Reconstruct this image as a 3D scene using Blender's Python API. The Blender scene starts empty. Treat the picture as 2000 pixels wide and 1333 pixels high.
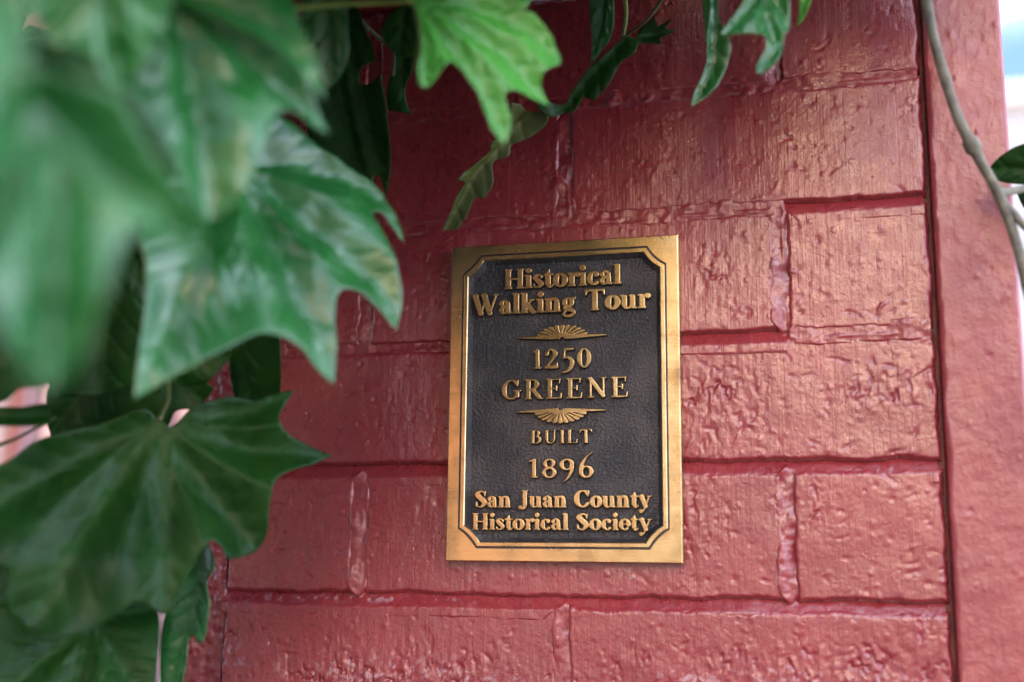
import bpy, math, random
import numpy as np
from mathutils import Vector, Matrix, noise as mnoise
from mathutils.geometry import delaunay_2d_cdt

random.seed(7); RNG = np.random.default_rng(11)
SC = bpy.context.scene
COL = SC.collection
R = math.radians
Z0 = 1.653                      # height of the topmost bed joint in view above the pavement

# ------------------------------------------------------------------ camera
CP = np.array([-0.0577, -0.6168, -0.2529 + Z0]); PITCH, ROLL, YAW, FPX = 0.1847, -0.0111, 0.2561, 2332.2
def _rot(rx, ry, rz):
    cx, sx, cy, sy, cz, sz = math.cos(rx), math.sin(rx), math.cos(ry), math.sin(ry), math.cos(rz), math.sin(rz)
    X = np.array([[1, 0, 0], [0, cx, -sx], [0, sx, cx]]); Y = np.array([[cy, 0, sy], [0, 1, 0], [-sy, 0, cy]])
    Z = np.array([[cz, -sz, 0], [sz, cz, 0], [0, 0, 1]])
    return Z @ X @ Y
CR = _rot(PITCH, ROLL, YAW)
cd = bpy.data.cameras.new('camera'); cam = bpy.data.objects.new('camera', cd); COL.objects.link(cam)
M = Matrix.Identity(4)
for i in range(3):
    M[i][0] = CR[i, 0]; M[i][1] = CR[i, 2]; M[i][2] = -CR[i, 1]; M[i][3] = CP[i]
cam.matrix_world = M
cd.sensor_width = 36; cd.lens = FPX / 2000 * 36; cd.clip_start = 0.01; cd.clip_end = 2000
cd.dof.use_dof = True; cd.dof.focus_distance = 0.632; cd.dof.aperture_fstop = 3.5; cd.dof.aperture_blades = 9
SC.camera = cam

# ------------------------------------------------------------------ sky, sun, exposure
SUN_EL, SUN_AZ = 44.0, -62.0     # azimuth from +y (behind the wall) towards +x
w = bpy.data.worlds.new('World'); SC.world = w; w.use_nodes = True
nt = w.node_tree; nt.nodes.clear()
sky = nt.nodes.new('ShaderNodeTexSky'); sky.sky_type = 'NISHITA'; sky.sun_disc = False
sky.sun_elevation = R(SUN_EL); sky.sun_rotation = R(SUN_AZ); sky.altitude = 2800; sky.dust_density = 0.2; sky.ozone_density = 1.2; sky.air_density = 0.38
bg = nt.nodes.new('ShaderNodeBackground'); bg.inputs['Strength'].default_value = 0.05
wo = nt.nodes.new('ShaderNodeOutputWorld')
# broken white cloud over the whole sky
tcw = nt.nodes.new('ShaderNodeTexCoord'); mpw = nt.nodes.new('ShaderNodeMapping'); mpw.inputs['Scale'].default_value = (1, 1, 1.8); mpw.inputs['Location'].default_value = (0.3, 0.1, 0.0)
nzw = nt.nodes.new('ShaderNodeTexNoise'); nzw.inputs['Scale'].default_value = 2.6; nzw.inputs['Detail'].default_value = 6; nzw.inputs['Roughness'].default_value = 0.55
rpw = nt.nodes.new('ShaderNodeMapRange'); rpw.interpolation_type = 'SMOOTHSTEP'; rpw.inputs[1].default_value = 0.43; rpw.inputs[2].default_value = 0.60
mxw = nt.nodes.new('ShaderNodeMix'); mxw.data_type = 'RGBA'; mxw.inputs[7].default_value = (8.6, 9.6, 11.6, 1)
nt.links.new(tcw.outputs['Generated'], mpw.inputs[0]); nt.links.new(mpw.outputs[0], nzw.inputs['Vector']); nt.links.new(nzw.outputs['Fac'], rpw.inputs[0])
nt.links.new(rpw.outputs[0], mxw.inputs[0]); nt.links.new(sky.outputs[0], mxw.inputs[6])
nt.links.new(mxw.outputs[2], bg.inputs[0]); nt.links.new(bg.outputs[0], wo.inputs[0])
sd = bpy.data.lights.new('sun', 'SUN'); sd.energy = 5.0; sd.angle = R(0.53); sd.color = (1.0, 0.93, 0.82)
sun = bpy.data.objects.new('sun', sd); COL.objects.link(sun)
sv = Vector((math.sin(R(SUN_AZ)) * math.cos(R(SUN_EL)), math.cos(R(SUN_AZ)) * math.cos(R(SUN_EL)), math.sin(R(SUN_EL))))
sun.rotation_euler = sv.to_track_quat('Z', 'Y').to_euler(); sun.location = (0, 3, 8)
SC.view_settings.view_transform = 'Standard'; SC.view_settings.look = 'None'
SC.view_settings.gamma = 1; SC.view_settings.use_curve_mapping = False
SC.view_settings.exposure = 4.15
SC.render.engine = 'CYCLES'
SC.cycles.use_denoising = True
SC.cycles.max_bounces = 8; SC.cycles.diffuse_bounces = 4; SC.cycles.glossy_bounces = 4
SC.cycles.sample_clamp_indirect = 6

# ------------------------------------------------------------------ helpers
def ray(u, v):
    return CR @ np.array([(u - 1000) / FPX, 1.0, -(v - 666.5) / FPX])
def at(u, v, d):                       # the point seen at a place of the photograph, d metres along the view axis
    return CP + ray(u, v) * d
def on_y(u, v, y):                     # the same, on the vertical plane y
    r = ray(u, v); return CP + r * ((y - CP[1]) / r[1])
def project(P):
    q = (np.asarray(P) - CP) @ CR
    return np.stack([1000 + FPX * q[..., 0] / q[..., 1], 666.5 - FPX * q[..., 2] / q[..., 1]], -1), q[..., 1]
def wallpt(u, v, y=0.0):
    q = on_y(u, v, y); return q[0], q[2]

_perm = np.random.default_rng(3).permutation(512)
_g = np.random.default_rng(4).uniform(0, 2 * np.pi, 512); _gx, _gy = np.cos(_g), np.sin(_g)
def perlin(x, y, s=0):
    xi = np.floor(x).astype(int); yi = np.floor(y).astype(int); xf = x - xi; yf = y - yi
    def g(ix, iy, fx, fy):
        h = _perm[(_perm[(ix + s * 37) & 511] + iy) & 511]; return _gx[h] * fx + _gy[h] * fy
    u = xf * xf * xf * (xf * (xf * 6 - 15) + 10); v = yf * yf * yf * (yf * (yf * 6 - 15) + 10)
    a = g(xi, yi, xf, yf); b = g(xi + 1, yi, xf - 1, yf); c = g(xi, yi + 1, xf, yf - 1); d = g(xi + 1, yi + 1, xf - 1, yf - 1)
    return (a * (1 - u) + b * u) * (1 - v) + (c * (1 - u) + d * u) * v
def fbm(x, y, o=4, s=0):
    r = 0; a = 1.0
    for k in range(o):
        r = r + a * perlin(x * 2 ** k + 17.3 * k, y * 2 ** k - 9.1 * k, s + k); a *= 0.5
    return r
def sstep(a, b, x):
    t = np.clip((x - a) / (b - a), 0, 1); return t * t * (3 - 2 * t)

def tag(o, label=None, cat=None, group=None, kind=None):
    if label: o['label'] = label
    if cat: o['category'] = cat
    if group: o['group'] = group
    if kind: o['kind'] = kind
    return o
def empty(name, loc=(0, 0, 0)):
    o = bpy.data.objects.new(name, None); COL.objects.link(o); o.location = loc; o.empty_display_size = 0.02; return o
def link(name, me, mat, parent=None, loc=None):
    o = bpy.data.objects.new(name, me); COL.objects.link(o)
    if mat is not None and len(me.materials) == 0: me.materials.append(mat)
    if parent is not None:
        o.parent = parent
        if loc is None: loc = (0, 0, 0)
        o.location = Vector(loc) - parent_world(parent)
    elif loc is not None: o.location = loc
    return o
def parent_world(p):
    v = Vector((0, 0, 0))
    while p is not None: v = v + p.location; p = p.parent
    return v
def npmesh(name, V, F, smooth=True, attr=None):
    """V (n,3), F (m,k) arrays"""
    me = bpy.data.meshes.new(name)
    V = np.ascontiguousarray(V, np.float32); F = np.ascontiguousarray(F, np.int32); k = F.shape[1]
    me.vertices.add(len(V)); me.vertices.foreach_set('co', V.ravel())
    me.loops.add(F.size); me.loops.foreach_set('vertex_index', F.ravel())
    me.polygons.add(len(F)); me.polygons.foreach_set('loop_start', np.arange(0, F.size, k, dtype=np.int32))
    me.polygons.foreach_set('loop_total', np.full(len(F), k, np.int32))
    me.update(calc_edges=True)
    me.polygons.foreach_set('use_smooth', np.full(len(F), bool(smooth)))
    if attr:
        for n, a in attr.items():
            at_ = me.attributes.new(n, 'FLOAT', 'POINT'); at_.data.foreach_set('value', np.ascontiguousarray(a, np.float32))
    me.validate(); return me
def grid_faces(nx, ny):
    i = np.arange(nx * ny).reshape(ny, nx)
    return np.stack([i[:-1, :-1], i[:-1, 1:], i[1:, 1:], i[1:, :-1]], -1).reshape(-1, 4)
class MB:                                # collects boxes into one mesh
    def __init__(s): s.v = []; s.f = []
    def box(s, x0, x1, y0, y1, z0, z1):
        n = len(s.v)
        s.v += [(x0, y0, z0), (x1, y0, z0), (x1, y1, z0), (x0, y1, z0), (x0, y0, z1), (x1, y0, z1), (x1, y1, z1), (x0, y1, z1)]
        s.f += [[n + a for a in q] for q in ((0, 3, 2, 1), (4, 5, 6, 7), (0, 1, 5, 4), (1, 2, 6, 5), (2, 3, 7, 6), (3, 0, 4, 7))]
        return s
    def build(s, name, mat, parent=None, bevel=0, origin=None):
        V = np.array(s.v, float)
        if origin is None: origin = (V.min(0) + V.max(0)) / 2 * np.array([1, 1, 0]) + np.array([0, 0, V[:, 2].min()])
        me = npmesh(name, V - origin, np.array(s.f), smooth=False)
        o = link(name, me, mat, parent, origin)
        if bevel:
            b = o.modifiers.new('bevel', 'BEVEL'); b.width = bevel; b.segments = 2
        return o
def tube(pts, rad, n=10, name='stem'):
    pts = np.array(pts, float); k = len(pts); rad = np.broadcast_to(np.asarray(rad, float), (k,))
    T = np.gradient(pts, axis=0); T /= np.linalg.norm(T, axis=1)[:, None]
    up = np.array([0.3, 0.9, 0.2]); V = []
    for p, t, r in zip(pts, T, rad):
        a = np.cross(t, up); a /= np.linalg.norm(a); b = np.cross(t, a)
        for j in range(n):
            th = 2 * np.pi * j / n; V.append(p + r * (a * math.cos(th) + b * math.sin(th)))
    F = []
    for i in range(k - 1):
        for j in range(n):
            F.append((i * n + j, i * n + (j + 1) % n, (i + 1) * n + (j + 1) % n, (i + 1) * n + j))
    V.append(pts[0]); V.append(pts[-1]); c0, c1 = k * n, k * n + 1
    for j in range(n):
        F.append((c0, (j + 1) % n, j, j)); F.append((c1, (k - 1) * n + j, (k - 1) * n + (j + 1) % n, (k - 1) * n + (j + 1) % n))
    Fq = [f for f in F if f[2] != f[3]]; Ft = [f[:3] for f in F if f[2] == f[3]]
    me = bpy.data.meshes.new(name); me.from_pydata([tuple(v) for v in V], [], [tuple(f) for f in Fq + Ft])
    me.polygons.foreach_set('use_smooth', np.ones(len(me.polygons), bool)); me.update(); return me
def catmull(P, sub=8):
    P = np.array(P, float); Q = np.vstack([2 * P[0] - P[1], P, 2 * P[-1] - P[-2]]); out = []
    for i in range(1, len(Q) - 2):
        for t in np.linspace(0, 1, sub, endpoint=False):
            a, b, c, d = Q[i - 1], Q[i], Q[i + 1], Q[i + 2]
            out.append(0.5 * (2 * b + (c - a) * t + (2 * a - 5 * b + 4 * c - d) * t * t + (3 * b - a - 3 * c + d) * t ** 3))
    out.append(P[-1]); return np.array(out)

# ------------------------------------------------------------------ materials
class N:                                 # small node-tree writer
    def __init__(s, name):
        s.m = bpy.data.materials.new(name); s.m.use_nodes = True; s.t = s.m.node_tree; s.t.nodes.clear()
        s.out = s.t.nodes.new('ShaderNodeOutputMaterial')
    def n(s, typ, props=None, **inp):
        x = s.t.nodes.new('ShaderNode' + typ)
        for k, v in (props or {}).items(): setattr(x, k, v)
        for k, v in inp.items():
            k = int(k[1:]) if k[0] == '_' and k[1:].isdigit() else k.replace('_', ' ')
            s.set(x.inputs[k], v)
        return x
    def set(s, sock, v):
        if isinstance(v, bpy.types.NodeSocket): s.t.links.new(v, sock)
        elif hasattr(v, 'outputs'): s.t.links.new(v.outputs[0], sock)
        else: sock.default_value = v
    def pos(s, sx=1, sy=1, sz=1):
        g = s.n('NewGeometry'); m = s.n('Mapping', _0=g.outputs['Position']); m.inputs['Scale'].default_value = (sx, sy, sz); return m.outputs[0]
    def noise(s, vec, scale, detail=3, rough=0.5, dist=0):
        x = s.n('TexNoise', Vector=vec, Scale=scale, Detail=detail, Roughness=rough, Distortion=dist); return x.outputs['Fac']
    def ramp(s, fac, a, b, lo=0.0, hi=1.0):
        x = s.n('MapRange', {'interpolation_type': 'SMOOTHSTEP'}, Value=fac); x.inputs[1].default_value = a; x.inputs[2].default_value = b
        x.inputs[3].default_value = lo; x.inputs[4].default_value = hi; return x.outputs[0]
    def mix(s, f, a, b):
        x = s.n('Mix', {'data_type': 'RGBA'}); s.set(x.inputs[0], f); s.set(x.inputs[6], a); s.set(x.inputs[7], b); return x.outputs[2]
    def math(s, op, a, b=0.0, c=0.0):
        x = s.n('Math', {'operation': op}); s.set(x.inputs[0], a); s.set(x.inputs[1], b); s.set(x.inputs[2], c); return x.outputs[0]
    def bump(s, h, strength=1.0, dist=0.001, normal=None):
        x = s.n('Bump', Height=h, Strength=strength, Distance=dist)
        if normal is not None: s.set(x.inputs['Normal'], normal)
        return x.outputs[0]
    def attr(s, name): return s.n('Attribute', {'attribute_name': name}).outputs['Fac']
    def bsdf(s, **k): return s.n('BsdfPrincipled', **k)
    def done(s, sh): s.set(s.out.inputs[0], sh); return s.m
def C4(r, g, b): return (r, g, b, 1.0)

def mat_paint(name, streak=1.0, smooth=False):
    a = N(name)
    big = a.noise(a.pos(), 22, 3); mid = a.noise(a.pos(), 120, 4, 0.6)
    col = a.mix(a.ramp(big, 0.3, 0.72), C4(0.225, 0.021, 0.028), C4(0.275, 0.032, 0.039))
    col = a.mix(a.ramp(mid, 0.55, 0.8, 0, 0.35), col, C4(0.29, 0.045, 0.042))
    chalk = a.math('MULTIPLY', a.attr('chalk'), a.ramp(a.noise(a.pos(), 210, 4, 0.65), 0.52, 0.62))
    col = a.mix(a.math('MULTIPLY', chalk, 0.75), col, C4(0.50, 0.32, 0.36))  # worn chalk and painted-in highlights share this pale colour
    # brush strokes, orange peel, grit
    st = a.noise(a.pos(1100, 300, 34), 1.0, 2, 0.6)
    st2 = a.noise(a.pos(420, 200, 16), 1.0, 2, 0.5)
    peel = a.noise(a.pos(), 420, 3, 0.55)
    grit = a.n('TexVoronoi', {'feature': 'SMOOTH_F1'}, Vector=a.pos(), Scale=330.0, Smoothness=0.6).outputs['Distance']
    gmask = a.ramp(a.noise(a.pos(), 90, 2), 0.50, 0.68)
    g2 = a.math('MULTIPLY', a.ramp(grit, 0.0, 0.30, 1, 0), gmask)
    h = a.math('ADD', a.math('MULTIPLY', st, 0.24 * streak), a.math('MULTIPLY', st2, 0.16 * streak))
    h = a.math('ADD', h, a.math('MULTIPLY', peel, 0.42 if not smooth else 0.5))
    h = a.math('ADD', h, a.math('MULTIPLY', g2, 0.28))
    nb = a.bump(h, 0.60 if not smooth else 0.48, 0.0010)
    rg = a.ramp(mid, 0.3, 0.75, 0.25, 0.38) if not smooth else a.ramp(mid, 0.3, 0.75, 0.38, 0.50)
    b = a.bsdf(Base_Color=col, Roughness=a.math('ADD', rg, a.math('MULTIPLY', chalk, 0.3)), Normal=nb, IOR=1.5)
    b.inputs['Specular IOR Level'].default_value = 0.85
    return a.done(b)
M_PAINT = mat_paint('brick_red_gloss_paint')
M_POST = mat_paint('post_gloss_paint', 0.35, True)

def mat_gold(name, brushed=True):
    a = N(name); tc = a.n('TexCoord').outputs['Object']
    mp = a.n('Mapping', _0=tc); mp.inputs['Scale'].default_value = (45, 300, 1500)
    br = a.noise(mp.outputs[0], 1.0, 3, 0.6)
    pat = a.noise(tc, 55, 4, 0.6); fine = a.noise(tc, 600, 3, 0.6)
    col = a.mix(a.ramp(pat, 0.36, 0.66), C4(0.52, 0.36, 0.165), C4(0.33, 0.22, 0.10))
    col = a.mix(a.ramp(fine, 0.58, 0.75, 0, 0.5), col, C4(0.22, 0.11, 0.04))
    col = a.mix(a.ramp(br, 0.35, 0.7, 0, 0.45), col, C4(0.54, 0.37, 0.18))
    spot = a.ramp(a.noise(tc, 24, 2), 0.60, 0.72, 0, 0.75); col = a.mix(spot, col, C4(0.17, 0.105, 0.05))
    low = a.ramp(a.attr('polish'), 0.35, 0.8)
    # red paint smeared over the top right corner of the rim
    sep = a.n('SeparateXYZ', _0=tc)
    corner = a.math('MULTIPLY', a.ramp(sep.outputs[0], 0.038, 0.060), a.ramp(sep.outputs[2], 0.0815, 0.0855))
    fl = a.math('MULTIPLY', corner, a.ramp(a.noise(tc, 420, 3, 0.6), 0.56, 0.60))
    col = a.mix(fl, col, C4(0.42, 0.07, 0.035))
    dark = C4(0.034, 0.030, 0.034)
    col = a.mix(low, dark, col)
    met = a.math('MULTIPLY', low, a.math('SUBTRACT', 1.0, fl))
    h = a.math('ADD', a.math('MULTIPLY', br, 0.5 if brushed else 0.2), a.math('MULTIPLY', fine, 0.35))
    b = a.bsdf(Base_Color=col, Metallic=a.math('MULTIPLY', met, 0.93), Roughness=a.ramp(pat, 0.3, 0.8, 0.19, 0.32), Normal=a.bump(h, 0.55, 0.00018))
    return a.done(b)
M_RIM = mat_gold('brushed_bronze'); M_LETTER = mat_gold('worn_bronze', False)
def mat_field():
    a = N('blackened_cast_bronze'); tc = a.n('TexCoord').outputs['Object']
    p1 = a.noise(tc, 620, 3, 0.6); p2 = a.noise(tc, 1500, 2, 0.5); big = a.noise(tc, 40, 3)
    col = a.mix(a.ramp(big, 0.35, 0.75), C4(0.026, 0.023, 0.026), C4(0.068, 0.056, 0.054))
    col = a.mix(a.ramp(p1, 0.56, 0.74, 0, 0.4), col, C4(0.20, 0.18, 0.185))
    h = a.math('ADD', p1, a.math('MULTIPLY', p2, 0.35))
    b = a.bsdf(Base_Color=col, Metallic=0.3, Roughness=0.36, Normal=a.bump(h, 1.0, 0.0013))
    b.inputs['Specular IOR Level'].default_value = 0.65
    return a.done(b)
M_FIELD = mat_field()
def mat_plain(name, col, rough=0.6, metal=0.0, var=0.15, scale=6.0, bump=0.0, bscale=60.0):
    a = N(name); n_ = a.noise(a.pos(), scale, 4, 0.6)
    c = a.mix(a.ramp(n_, 0.3, 0.7), C4(*[x * (1 - var) for x in col]), C4(*[min(1, x * (1 + var)) for x in col]))
    b = a.bsdf(Base_Color=c, Roughness=rough, Metallic=metal)
    if bump: a.set(b.inputs['Normal'], a.bump(a.noise(a.pos(), bscale, 3), 0.6, bump))
    return a.done(b)
def mat_leaf(name, dark, light, vein, trans, tw=0.28, rough=0.36, vw=0.6, spec=0.55):
    a = N(name); tc = a.n('TexCoord').outputs['Object']
    n1 = a.noise(tc, 28, 3, 0.6); n2 = a.noise(tc, 260, 3, 0.6)
    col = a.mix(a.ramp(n1, 0.3, 0.7), C4(*dark), C4(*light))
    col = a.mix(a.ramp(n2, 0.55, 0.75, 0, 0.2), col, C4(*[x * 1.4 for x in light]))
    v = a.attr('vein')
    vo = a.n('TexVoronoi', {'feature': 'DISTANCE_TO_EDGE'}, Vector=tc, Scale=330.0).outputs['Distance']
    net = a.ramp(vo, 0.0, 0.10, 1, 0); col = a.mix(a.math('MULTIPLY', net, 0.22), col, C4(*vein))
    col = a.mix(a.math('MULTIPLY', v, vw), col, C4(*vein))
    h = a.math('SUBTRACT', a.math('MULTIPLY', n2, 0.35), a.math('MULTIPLY', net, 0.12))
    nb = a.bump(h, 0.4, 0.0008)
    b = a.bsdf(Base_Color=col, Roughness=rough, Normal=nb, IOR=1.46); b.inputs['Specular IOR Level'].default_value = spec
    t = a.n('BsdfTranslucent', Color=C4(*trans))
    mx = a.n('MixShader', Fac=tw); a.set(mx.inputs[1], b); a.set(mx.inputs[2], t)
    return a.done(mx)
LEAF = {
 'bright': mat_leaf('fresh_ivy_leaf', (0.040, 0.24, 0.018), (0.065, 0.32, 0.032), (0.13, 0.34, 0.10), (0.12, 0.50, 0.02), 0.24, 0.36, 0.5, 0.7),
 'mid': mat_leaf('ivy_leaf', (0.006, 0.092, 0.012), (0.015, 0.135, 0.024), (0.07, 0.20, 0.08), (0.03, 0.36, 0.01), 0.17, 0.31, 0.3, 0.95),
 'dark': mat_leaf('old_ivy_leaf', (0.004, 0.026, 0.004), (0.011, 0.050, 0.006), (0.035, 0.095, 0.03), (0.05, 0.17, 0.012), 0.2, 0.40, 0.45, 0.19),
 'olive': mat_leaf('curled_ivy_leaf', (0.060, 0.085, 0.022), (0.095, 0.125, 0.03), (0.15, 0.16, 0.06), (0.12, 0.16, 0.03), 0.30, 0.48),
}
M_PETIOLE = mat_plain('petiole_skin', (0.16, 0.24, 0.05), 0.45, var=0.2, scale=60)
M_STEM = mat_plain('vine_bark', (0.135, 0.125, 0.095), 0.7, var=0.35, scale=120, bump=0.0008, bscale=500)

# ------------------------------------------------------------------ the setting: pavement, street, buildings beyond
def ground():
    o = MB().box(-400, 400, -400, 400, -0.5, -0.155).build('ground', mat_plain('dry_earth', (0.06, 0.056, 0.05), 0.9, var=0.2, scale=0.4)); tag(o, kind='structure')
    o = MB().box(-60, 60, -13.0, -3.2, -0.154, -0.13).build('road', mat_plain('asphalt', (0.05, 0.049, 0.048), 0.85, var=0.25, scale=3, bump=0.004, bscale=90)); tag(o, kind='structure')
    o = MB().box(-60, 60, -3.2, 9.0, -0.154, 0.0).build('pavement', mat_plain('concrete', (0.13, 0.125, 0.12), 0.85, var=0.12, scale=2, bump=0.002)); tag(o, kind='structure')
    o = MB().box(-60, 60, -17.0, -13.0, -0.154, 0.0).build('pavement', mat_plain('far_concrete', (0.15, 0.14, 0.13), 0.85, var=0.12, scale=2, bump=0.002)); tag(o, kind='structure')
def bed():                                # unseen dark bed, added to cut light bouncing up off the ground
    x, y = np.meshgrid(np.linspace(-6, 2.5, 120), np.linspace(-2.4, -0.005, 36))
    e = np.minimum(np.minimum(x + 6, 2.5 - x), y + 2.4); z = 0.01 + 0.05 * sstep(0, 0.25, e) + fbm(x * 2.2, y * 2.2, 4, 80) * 0.03 * sstep(0, 0.2, e)
    o = link('added_dark_bed', npmesh('added_dark_bed', np.stack([x, y, z], -1).reshape(-1, 3), grid_faces(120, 36)), mat_plain('bounce_absorbing_soil', (0.030, 0.022, 0.016), 0.95, var=0.4, scale=20, bump=0.01, bscale=60)); tag(o, kind='structure')
ground(); bed()
M_GLASS = mat_plain('window_glass', (0.03, 0.04, 0.05), 0.06, var=0.05)
def facing_shop():
    b = empty('shop_building', (1.5, -24.0, 0))
    tag(b, 'warm sandstone shop building across the street, lit by the sun', 'building')
    st = mat_plain('sandstone', (0.86, 0.64, 0.43), 0.85, var=0.14, scale=3, bump=0.004, bscale=30)
    tr = mat_plain('pale_trim', (0.72, 0.62, 0.48), 0.7, var=0.06)
    x0, x1 = -3.6, 7.6; h = 11.4
    xs = [x0 + 0.9 + i * 3.4 for i in range(3)]
    wm = MB(); cuts = [(x, x + 1.25, 5.2, 7.0) for x in xs] + [(x, x + 1.25, 8.2, 9.9) for x in xs]
    edges = [x0] + [e for x in xs for e in (x, x + 1.25)] + [x1]
    for i in range(0, len(edges) - 1):
        a, c = edges[i], edges[i + 1]
        if i % 2 == 0: wm.box(a, c, -24.4, -24.0, 4.2, h)
        else:
            for lo, hi in ((4.2, 5.2), (7.0, 8.2), (9.9, h)): wm.box(a, c, -24.4, -24.0, lo, hi)
    wm.build('wall', st, b)
    dk = mat_plain('dark_timber', (0.045, 0.055, 0.05), 0.5)
    MB().box(x0, x1, -24.45, -24.05, 0, 4.199).build('shop_front', dk, b)
    MB().box(x0 - 0.1, x1 + 0.1, -24.0, -23.7, 3.7, 4.19).build('fascia', dk, b, 0.02)
    for i in range(4): MB().box(x0 + 0.5 + i * 2.7, x0 + 2.8 + i * 2.7, -24.05, -24.03, 0.6, 3.3).build('shop_window', M_GLASS, b)
    MB().box(x0 - 0.15, x1 + 0.15, -24.5, -23.75, h, h + 0.3).build('cornice', tr, b, 0.02)
    MB().box(x0, x1, -32, -24.5, 0, h - 0.1).build('body', st, b)
    for a, c, lo, hi in cuts:
        f = MB()
        for q in ((a, a + 0.07, lo, hi), (c - 0.07, c, lo, hi), (a + 0.07, c - 0.07, hi - 0.07, hi), (a + 0.07, c - 0.07, lo, lo + 0.07)):
            f.box(q[0], q[1], -24.3, -24.22, q[2], q[3])
        fo = f.build('window', tr, b)
        MB().box(a + 0.07, c - 0.07, -24.27, -24.25, lo + 0.07, hi - 0.07).build('pane', M_GLASS, fo)
    b.rotation_euler.z = R(36)
facing_shop()
def brick_row():                          # the brick fronts either side of the shop
    bm_ = mat_plain('dark_brick', (0.13, 0.062, 0.048), 0.9, var=0.2, scale=8, bump=0.004, bscale=40); tr = mat_plain('brown_trim', (0.16, 0.11, 0.08), 0.7)
    for x0, x1, h, lab in ((-30, -4.6, 12.5, 'dark brick building across the street, left of the sandstone shop'), (8.5, 30, 6.0, 'dark brick building across the street, right of the sandstone shop')):
        b = empty('brick_building', ((x0 + x1) / 2, -22.6, 0)); tag(b, lab, 'building')
        MB().box(x0, x1, -32, -22.6, 0, h).build('wall', bm_, b)
        MB().box(x0 - 0.2, x1 + 0.2, -32.2, -22.2, h, h + 0.4).build('cornice', tr, b, 0.03)
        for i in range(int((x1 - x0) / 2.6) - 1):
            for z in (1.0, 4.6, 8.0):
                if z + 2 > h: continue
                a = x0 + 1.2 + i * 2.6; w_ = MB().box(a, a + 1.1, -22.6, -22.5, z, z + 2).build('window', tr, b)
                MB().box(a + 0.08, a + 1.02, -22.5, -22.49, z + 0.08, z + 1.92).build('pane', M_GLASS, w_)
brick_row()
def street_beyond():
    # shopfront with painted posts, glimpsed between the leaves past the left end of the wall
    b = empty('shopfront', (-4.4, 7.0, 0)); tag(b, 'blurred shopfront of peach and white posts glimpsed between ivy leaves', 'building')
    pk = mat_plain('peach_render', (0.34, 0.16, 0.10), 0.8); wh = mat_plain('white_post', (0.62, 0.60, 0.55), 0.6, var=0.04); gy = mat_plain('lilac_panel', (0.16, 0.16, 0.20), 0.7)
    MB().box(-9, -1.2, 7.0, 7.4, 0, 6.0).build('wall', pk, b)
    MB().box(-9, -1.2, 6.85, 6.99, 2.95, 3.25).build('fascia', wh, b)
    for i in range(14):
        x = -8.8 + i * 0.55
        MB().box(x, x + 0.13, 6.86, 6.99, 0, 2.94).build('post', wh, b)
        MB().box(x + 0.27, x + 0.46, 6.93, 6.99, 0.35, 2.8).build('panel', gy if i % 2 else M_GLASS, b)
    b2 = empty('pale_building', (9, 24, 0)); tag(b2, 'pale building under the sky beyond the painted post', 'building')
    MB().box(0.5, 18, 24, 30, 0, 10.6).build('wall', mat_plain('cream_render', (0.34, 0.35, 0.36), 0.8, var=0.05), b2)
    MB().box(0.3, 18.2, 23.7, 30.3, 10.6, 11.0).build('cornice', wh, b2, 0.03)
street_beyond()

# ------------------------------------------------------------------ painted brick wall
COURSE = 0.0677
XL, XR = -0.3825, -0.0024
JA = [wallpt(715, 640)[0], wallpt(1525, 540)[0]]
JB = [wallpt(1103, 330)[0]]
JB2 = JB
def zc(k): return Z0 - COURSE * k + {1: 0.0005, 2: 0.0003, 3: 0.0006, 4: -0.0006}.get(k, 0)
rough_spots = [  # place in the photograph, spread, strength: eroded or dripped paint
 (1390, 780, 75, 62, 1.0), (1740, 770, 75, 34, 0.85), (1590, 985, 26, 40, 0.9), (1105, 340, 34, 80, 0.6), (1385, 540, 40, 50, 0.55),
 (1535, 1010, 26, 90, 0.8), (1650, 1320, 420, 55, 1.0), (760, 1325, 420, 60, 0.85), (560, 1010, 170, 130, 0.30), (480, 1270, 100, 60, 0.6), (1370, 1000, 60, 120, 0.45),
 (760, 820, 130, 90, 0.28), (1390, 320, 60, 20, 0.3), (1800, 1230, 60, 40, 0.6), (1840, 700, 20, 120, 0.5), (840, 520, 14, 50, 0.5)]
RS = [(*wallpt(u, v), su / 3700, sv / 3700, a) for u, v, su, sv, a in rough_spots]
chalk_glint_spots = [(1215, 1122, 26, 22, 1.0), (925, 1140, 12, 40, 0.7), (790, 1315, 260, 30, 0.8), (440, 1280, 70, 25, 0.7), (1350, 1325, 60, 20, 0.8), (1600, 1320, 200, 22, 0.6), (1270, 1110, 60, 14, 0.35), (1518, 520, 10, 110, 1.0), (1525, 1040, 14, 120, 0.9), (1103, 360, 8, 70, 0.7), (716, 620, 8, 50, 0.7), (708, 1030, 6, 90, 0.6), (1500, 145, 14, 20, 0.8), (1700, 1205, 170, 9, 0.6), (700, 1170, 260, 6, 0.8), (1700, 920, 160, 8, 0.5)]  # chalky wear below plaque and along bottom; pale highlights painted at joints and bottom
CS = [(*wallpt(u, v), su / 3700, sv / 3700, a) for u, v, su, sv, a in chalk_glint_spots]
def spots(x, z, L):
    r = np.zeros_like(x)
    for sx, sz, a, b, s in L: r = np.maximum(r, s * np.exp(-((x - sx) / a) ** 2 - ((z - sz) / b) ** 2))
    return r
def relief(x, z):
    h = fbm(x * 26, z * 26, 3, 1) * 0.0006 + fbm(x * 190, z * 60, 3, 5) * 0.00011 + perlin(x * 260, z * 22, 8) * 0.00006
    m = spots(x, z, RS)
    rid = np.abs(fbm(x * 130, z * 62, 3, 9)); rid2 = fbm(x * 230, z * 110, 4, 12)
    h = h + m * (-0.0019 * sstep(0.11, 0.0, rid) * sstep(-0.1, 0.3, fbm(x * 60, z * 60, 2, 14)) + 0.0008 * rid2)
    return h
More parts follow.
